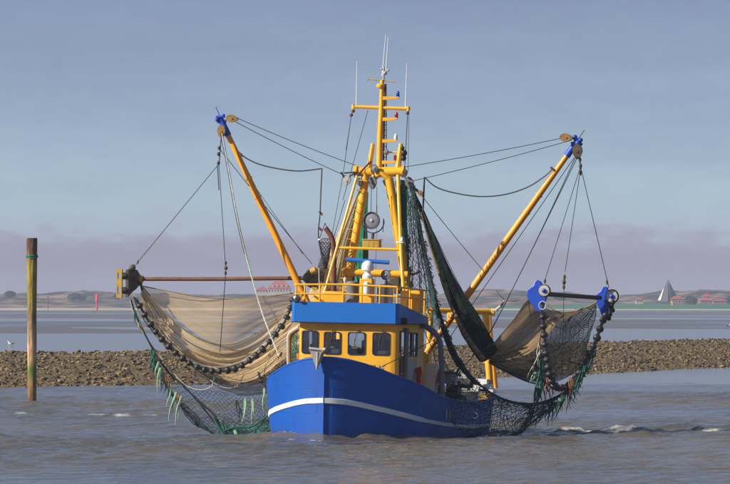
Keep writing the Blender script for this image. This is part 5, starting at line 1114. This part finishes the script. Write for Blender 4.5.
# frayed strands
for k, (x, y, ln, ml, dx) in enumerate(((152.5, 352, .85, 'rope_green', .05), (154, 350, .7, 'rope_green', -.12), (158, 362, .55, 'rope_pale', -.1), (160, 368, .8, 'rope_pale', -.12), (151, 349, .5, 'rope_green', .08), (165, 376, .6, 'rope_dark', 0), (170, 384, .75, 'rope_pale', -.06), (168, 382, .6, 'rope_green', .05), (176, 392, .95, 'rope_pale', -.25), (181, 396, .95, 'rope_pale', -.22), (179, 394, .4, 'rope_orange', .02),
        (166, 377, .4, 'rope_orange', .05), (245, 398, .85, 'rope_pale', -.05), (252, 399, .8, 'rope_pale', .04), (264, 388, .8, 'rope_pale', .0), (236, 400, .5, 'rope_dark', .08), (240, 408, .5, 'rope_dark', -.04), (222, 420, .5, 'rope_green', .12), (226, 424, .45, 'rope_green', .2), (232, 428, .35, 'rope_pale', .2), (214, 376, .3, 'rope_green', .03), (197, 364, .2, 'rope_green', 0), (156, 360, .7, 'rope_dark', -.1), (163, 372, .7, 'rope_dark', -.1), (174, 390, .5, 'rope_tan', .1), (258, 372, .3, 'rope_dark', .05), (281, 352, .25, 'rope_dark', -.06), (134, 310, .5, 'rope_green', .1), (139, 322, .4, 'rope_tan', .1))):
    for q_ in range(2):
        pts, rr = strand(P(x+q_*1.0, y, 8.65), ln*(1-.2*q_), .022 if 'pale' in ml or 'green' in ml else .016, dx+q_*.05, ph=k+q_); mb = MB(); mb.tube(pts, rr, 5); mb.build('frayed_strand', ml, lt)

# ---- right trawl, beam pointing at the camera
rt = thing('beam_trawl', 'beam trawl hung from the right boom: bright blue shoes, dark beam and brown net', 'beam trawl', P(572, 297, 9.5), group='beam trawls hung from the booms')
mb = MB(); mb.tube([P(546, 293, 7.3), P(548, 294.2, 7.3), P(574, 296, 9.3), P(600, 297.8, 11.3)], [.09, .075, .07, .07], 12); mb.build('beam', 'brown_steel', rt, label='dark beam between the blue shoes')
Z4 = lambda pts: [(510+x/3.725, 270+y/3.725) for x, y in pts]
def shoe_right(poly, disc, s, r, lab):
    mb = MB(); pp = [P(x, y, s) for x, y in Z4(poly)]; mb.prism(pp, (0, .16, 0)); sh = mb.build('trawl_shoe', 'gear_blue', rt, label=lab, smooth=0)
    mb = MB(); mb.tube([p+Vector((0, -.02, 0)) for p in pp], .035, 6, closed=True); mb.build('shoe_rim', 'gear_blue', sh)
    c = P(*Z4([disc])[0], s-.22); mb = MB(); mb.lathe([(r*.4, -.08), (r, -.07), (r*1.02, 0), (r, .07), (r*.4, .08)], c, (0, 1, 0), 22); wr = mb.build('wheel', 'paper', sh)
    mb = MB(); mb.lathe([(r*.45, 0), (r*.42, .04), (r*.2, .05), (.01, .08)], c-Vector((0, .07, 0)), (0, -1, 0), 14); mb.build('hub', 'gear_blue', wr)
    mb = MB(); mb.tube([c+Vector((r*1.12*math.cos(a), -.0, r*1.12*math.sin(a))) for a in np.linspace(0, 6.28, 20)[:-1]], .02, 5, closed=True); mb.build('guard_ring', 'brown_steel', wr)
    return sh
s1_ = shoe_right([(95, 45), (104, 40), (115, 47), (121, 60), (136, 70), (140, 88), (132, 112), (114, 155), (105, 152), (82, 122), (66, 97), (68, 76), (80, 67), (92, 58)], (128, 77), 7.2, .17, 'front blue trawl shoe')
s2_ = shoe_right([(318, 98), (340, 80), (350, 64), (362, 66), (366, 80), (383, 84), (392, 110), (376, 150), (356, 180), (345, 167), (330, 132)], (380, 98), 11.5, .19, 'rear blue trawl shoe')
for sh, s, pts in ((s1_, 7.0, [(118, 122), (124, 130), (120, 142)]), (s2_, 11.3, [(368, 130), (372, 150), (366, 176)])):
    mb = MB(); mb.tube([P(x, y, s) for x, y in Z4(pts)], .045, 6); mb.build('shackle', 'black', sh)
mb = MB(); cc = P(*Z4([(122, 132)])[0], 6.95); mb.tube([cc+Vector((.12*math.cos(a), 0, .13*math.sin(a))) for a in np.linspace(0, 6.28, 14)[:-1]], .022, 6, closed=True); mb.build('ring', 'light_grey', s1_)
mb = MB(); [mb.ball(P(*Z4([(x, y)])[0], 11.2), .085, 8) for x, y in ((383, 120), (378, 135), (382, 150), (372, 165), (368, 180))]; mb.build('chain', 'black', s2_, kind='stuff')
# tan/brown belly of the net
tan = [[(488, 350), (501, 334), (515, 317), (528, 300), (538, 306)], [(489, 354), (504, 343), (520, 328), (533, 316), (545, 312)], [(490, 358), (507, 352), (525, 342), (538, 330), (550, 318)], [(491, 361), (508, 360), (528, 354), (542, 342), (556, 325)]]
cloth(T(tan, lambda i, j: 8.0+.35*math.sin(j*1.1)+.1*i), 80, 40, lambda u, v: .80-.15*v, amp=.17, ridge=3.2).build('net', 'net_brown', rt, smooth=180)
cloth(T([[(528, 300), (535, 304), (541, 309)], [(540, 308), (556, 313.5), (574, 312)], [(545, 316), (556, 317), (584, 307.5)], [(545, 322), (560, 321), (596, 303.5)]], lambda i, j: 8.2+.3*j), 30, 16, lambda u, v: .62, amp=.05, ridge=3).build('top_panel', 'net_brown', rt, smooth=180)
low = [[(490, 358), (508, 352), (528, 342), (545, 325), (560, 314), (578, 310), (597, 303)], [(491, 361), (508, 361), (528, 357), (546, 350), (562, 345), (578, 338), (595, 318)], [(492, 362), (508, 368), (528, 373), (546, 372), (562, 368), (578, 357), (590, 336)], [(493, 363), (507, 371), (527, 380), (545, 383), (562, 380), (576, 370), (586, 355)]]
cloth(T(low, lambda i, j: 8.5+.4*i+.25*math.sin(j*1.3)), 120, 50, lambda u, v: .60-.24*u+.10*math.sin(u*9+v*6)+.12*v, amp=.10, ridge=5).build('belly', 'net_grey', rt, smooth=180)
wirenet(T(low, lambda i, j: 8.1+.4*i), 40, 16, r=.0075, jit=.07, drop=.15, warp=.25).build('belly_mesh', 'net_green_dark', rt, smooth=0, kind='stuff')
px_rope([(489, 362), (505, 371), (527, 381), (545, 385), (558, 383)], 8.0, .035, 'rope_dark', rt); px_rope([(486, 350), (494, 342), (507, 360), (530, 350)], 7.8, .014, 'rope_dark', rt)
px_rope([(528, 300), (530, 322), (520, 345), (512, 352)], 7.6, .014, 'rope_dark', rt, 'seam'); px_rope([(546, 320), (556, 327), (568, 328), (582, 320), (595, 305)], 8.4, .018, 'rope_dark', rt, 'seam'); px_rope([(545, 322), (540, 340), (541, 360), (538, 378)], 7.6, .016, 'rope_dark', rt, 'seam')
px_rope([(596, 304), (590, 318), (575, 335), (555, 350), (530, 362)], 8.6, .014, 'rope_dark', rt, 'seam'); px_rope([(596, 306), (594, 322), (580, 345), (560, 358)], 8.6, .014, 'rope_dark', rt, 'seam'); px_rope([(529, 299), (540, 300), (548, 306), (560, 312), (580, 310), (597, 302)], 8.4, .022, 'rope_tan', rt, 'headline')
for k in range(9): x = 552+k*4.6; px_rope([(x, 326-abs(k-3)*.9), (x-2, 345), (x-5, 366-k)], 8.2, .008, 'rope_dark', rt, 'hanging_line', 8)
rr_ = Z4([(116, 150), (122, 175), (124, 210), (127, 243), (130, 278), (134, 310), (138, 335), (142, 362), (147, 388), (155, 412), (163, 430), (175, 438), (190, 440), (205, 438), (220, 428), (236, 412), (248, 398), (258, 385), (270, 364), (286, 340), (298, 312), (311, 285), (324, 253), (335, 220), (347, 187), (356, 170)])
rollers(rr_, rt, lambda f: 6.8+4.2*max(0, f-.35)/.65, r=.118)
# tight run of small discs beside the rollers
mb = MB()
for i in range(60):
    f = i/59; p = cr1([Vector((x, y, 0)) for x, y in rr_[1:18]], f*16); q_ = P(p.x+1.0, p.y, 6.95+1.4*f); mb.ball(q_, .048, 6, (1, 1, .8))
mb.build('disc_chain', 'rubber', rt, kind='stuff')
# brown-green hoisted net leading down to the trawl
folded([P(410, 184, 9.7), P(415, 196, 9.6), P(421.5, 211, 9.6), P(430, 232, 9.5), P(443, 265, 9.3), P(457, 299, 9.0), P(473, 330, 8.5), P(489, 356, 8.1)], [.03, .05, .07, .09, .15, .24, .34, .31], 'net_deepgreen', rt, 'hauled_net', n=60, lobes=10, seed=2, amp=.25, depth=.6)
folded([P(421, 212, 9.3), P(427, 235, 9.2), P(438, 270, 9.0), P(450, 303, 8.7), P(465, 334, 8.2), P(484, 360, 7.8)], [.012, .03, .035, .04, .08, .08], 'net_brown', rt, 'hauled_net', n=30, lobes=6, seed=6, amp=.3, label='tan edge of the hauled green net')
for k in range(6): o_ = k*2.3; px_rope([(422, 210), (431+o_*.3, 234), (443+o_*.6, 266), (456+o_, 300), (472+o_, 328), (488+o_*.3, 352)], 8.6-.1*k, .010, 'rope_dark', rt, 'seam')
# open mesh from the gallows round the quarter
G3 = [[(404, 181), (409, 181), (413, 183)], [(406, 215), (411, 215), (418, 215)], [(407, 250), (415, 250), (425, 250)], [(411, 290), (420, 290), (434, 290)], [(424, 325), (433, 325), (443, 323)], [(436, 362), (446, 360), (457, 356)], [(444, 398), (460, 391), (477, 382)], [(462, 436), (485, 415), (502, 400)], [(503, 443), (517, 427), (531, 408)], [(534, 424), (545, 412), (556, 401)], [(556, 405), (566, 395), (575, 384)]]
sG = lambda i, j: 9.5-.18*j if j < 8 else 8.1+.2*(j-8)
wirenet(T(G3, sG), 24, 120, r=.0068, jit=.06, drop=.12, warp=.42).build('open_net', 'net_green_dark', rt, smooth=0, kind='stuff')
wirenet(T(G3[:5], lambda i, j: sG(i, j)+.35), 16, 55, r=.007, jit=.08, drop=.15).build('open_net', 'net_teal', rt, smooth=0, kind='stuff')
wirenet(T(G3[6:9], lambda i, j: 7.9), 22, 36, r=.007, jit=.10, drop=.2).build('open_net', 'net_green_dark', rt, smooth=0, kind='stuff')
wirenet(T(G3[7:10], lambda i, j: 7.75), 22, 34, r=.009, jit=.12, drop=.25).build('open_net', 'net_green_dark', rt, smooth=0, kind='stuff')
edge = [(413, 184), (418, 215), (425, 250), (434, 290), (443, 323), (457, 356), (478, 383), (503, 399), (530, 404), (552, 399), (570, 388), (585, 370), (594, 350)]
px_rope(edge, 7.9, .038, 'rope_dark', rt, 'footrope', 60); px_rope([(x+1.4, y+1.2) for x, y in edge[4:]], 7.8, .03, 'rope_green', rt, 'footrope', 60)
px_rope([(470, 436), (505, 441), (530, 424), (548, 410), (566, 396)], 7.8, .03, 'rope_dark', rt, 'footrope'); px_rope([(493, 436), (510, 441), (520, 430), (533, 410), (541, 392), (541, 380)], 7.7, .035, 'rope_green', rt, 'footrope'); px_rope([(495, 441), (505, 442), (516, 432)], 7.6, .05, 'rope_green', rt, 'footrope')
mb = MB()
for i in range(320):
    f = random.random(); p = cr1([Vector((x, y, 0)) for x, y in edge], (12*f)); q_ = P(p.x+random.uniform(-1.5, 2.5), p.y+random.uniform(-1, 3), 7.8); l_ = random.uniform(.05, .16); mb.tube([q_, q_+Vector((random.uniform(-.08, .08), 0, -l_*.5)), q_+Vector((random.uniform(-.12, .12), 0, -l_))], [.016, .02, .006], 4)
mb.build('knots', 'rope_dark', rt, kind='stuff')
for k, (x, y, ln, ml, dx) in enumerate(((541, 360, .95, 'rope_green', -.05), (540, 372, 1.1, 'rope_green', -.15), (542, 378, 1.0, 'rope_green', 0), (538, 388, .8, 'rope_green', -.2), (541, 350, .9, 'rope_white', -.35), (540, 342, .6, 'rope_white', -.05), (536, 372, .4, 'rope_pale', -.25), (564, 394, .9, 'rope_green', -.25), (560, 398, .9, 'rope_pale', -.2), (556, 402, .8, 'rope_green', -.3), (553, 400, .7, 'rope_dark', -.2), (568, 392, .7, 'rope_dark', .05), (573, 386, .6, 'rope_dark', .0),
        (582, 372, 1.0, 'rope_green', -.3), (584, 366, .9, 'rope_green', -.25), (578, 380, .5, 'rope_dark', -.1), (548, 378, .8, 'rope_orange', -.05), (552, 384, .6, 'rope_dark', -.1), (570, 378, .7, 'rope_orange', 0), (556, 384, .4, 'rope_orange', .05), (545, 382, .6, 'rope_dark', .05), (562, 384, .5, 'rope_tan', 0), (588, 350, .5, 'rope_dark', -.1), (550, 406, .5, 'rope_green', -.1), (543, 410, .6, 'rope_green', -.3), (532, 412, .7, 'rope_green', -.3), (531, 405, .5, 'rope_dark', -.1))):
    for q_ in range(3):
        pts, rr = strand(P(x+q_*1.2-1, y, 7.55+.1*q_), ln*(1-.22*q_), .021 if ml == 'rope_green' else .015, dx+q_*.08, wob=.06, ph=k*1.7+q_); mb = MB(); mb.tube(pts, rr, 5); mb.build('frayed_strand', ml, rt)

# dark twisted selvedge of the open net, gallows to bulwark
folded([P(411, 184, 9.3), P(416, 215, 9.0), P(423, 250, 8.7), P(432, 290, 8.4), P(442, 325, 8.1), P(456, 358, 7.9), P(476, 384, 7.85)], [.03, .07, .05, .09, .07, .10, .06], 'net_green_dark', rt, 'selvedge', n=16, lobes=5, seed=12, amp=.45, k=90)
for k, (x0, y0, x1, y1) in enumerate(((407, 190, 409, 300), (412, 188, 420, 300), (409, 200, 415, 330), (416, 210, 428, 310))):
    px_rope([(x0, y0), (x0+(x1-x0)*.4+1.5*(-1)**k, y0+(y1-y0)*.35), (x0+(x1-x0)*.7-1.2*(-1)**k, y0+(y1-y0)*.7), (x1, y1)], 9.2+.1*k, .016, ['rope_green', 'rope_dark', 'rope_tan', 'rope_green'][k], rt)
mb = MB()
for k in range(26): q_ = P(random.uniform(405, 414), random.uniform(235, 300), 9.6); mb.tube([q_, q_+Vector((random.uniform(-.08, .08), 0, -.12)), q_+Vector((random.uniform(-.1, .1), 0, -.3))], [.02, .035, .008], 5)
mb.build('frayed_cod_end', 'rope_tan', rt, kind='stuff')
mb = MB(); mb.tube([P(p.x, p.y, 9.5) for p in spline([(402, 279, 0), (408, 275, 0), (415, 274, 0), (420, 271, 0)], 8)], [.04]*9, 6); mb.build('chafing_strip', 'red', rt)
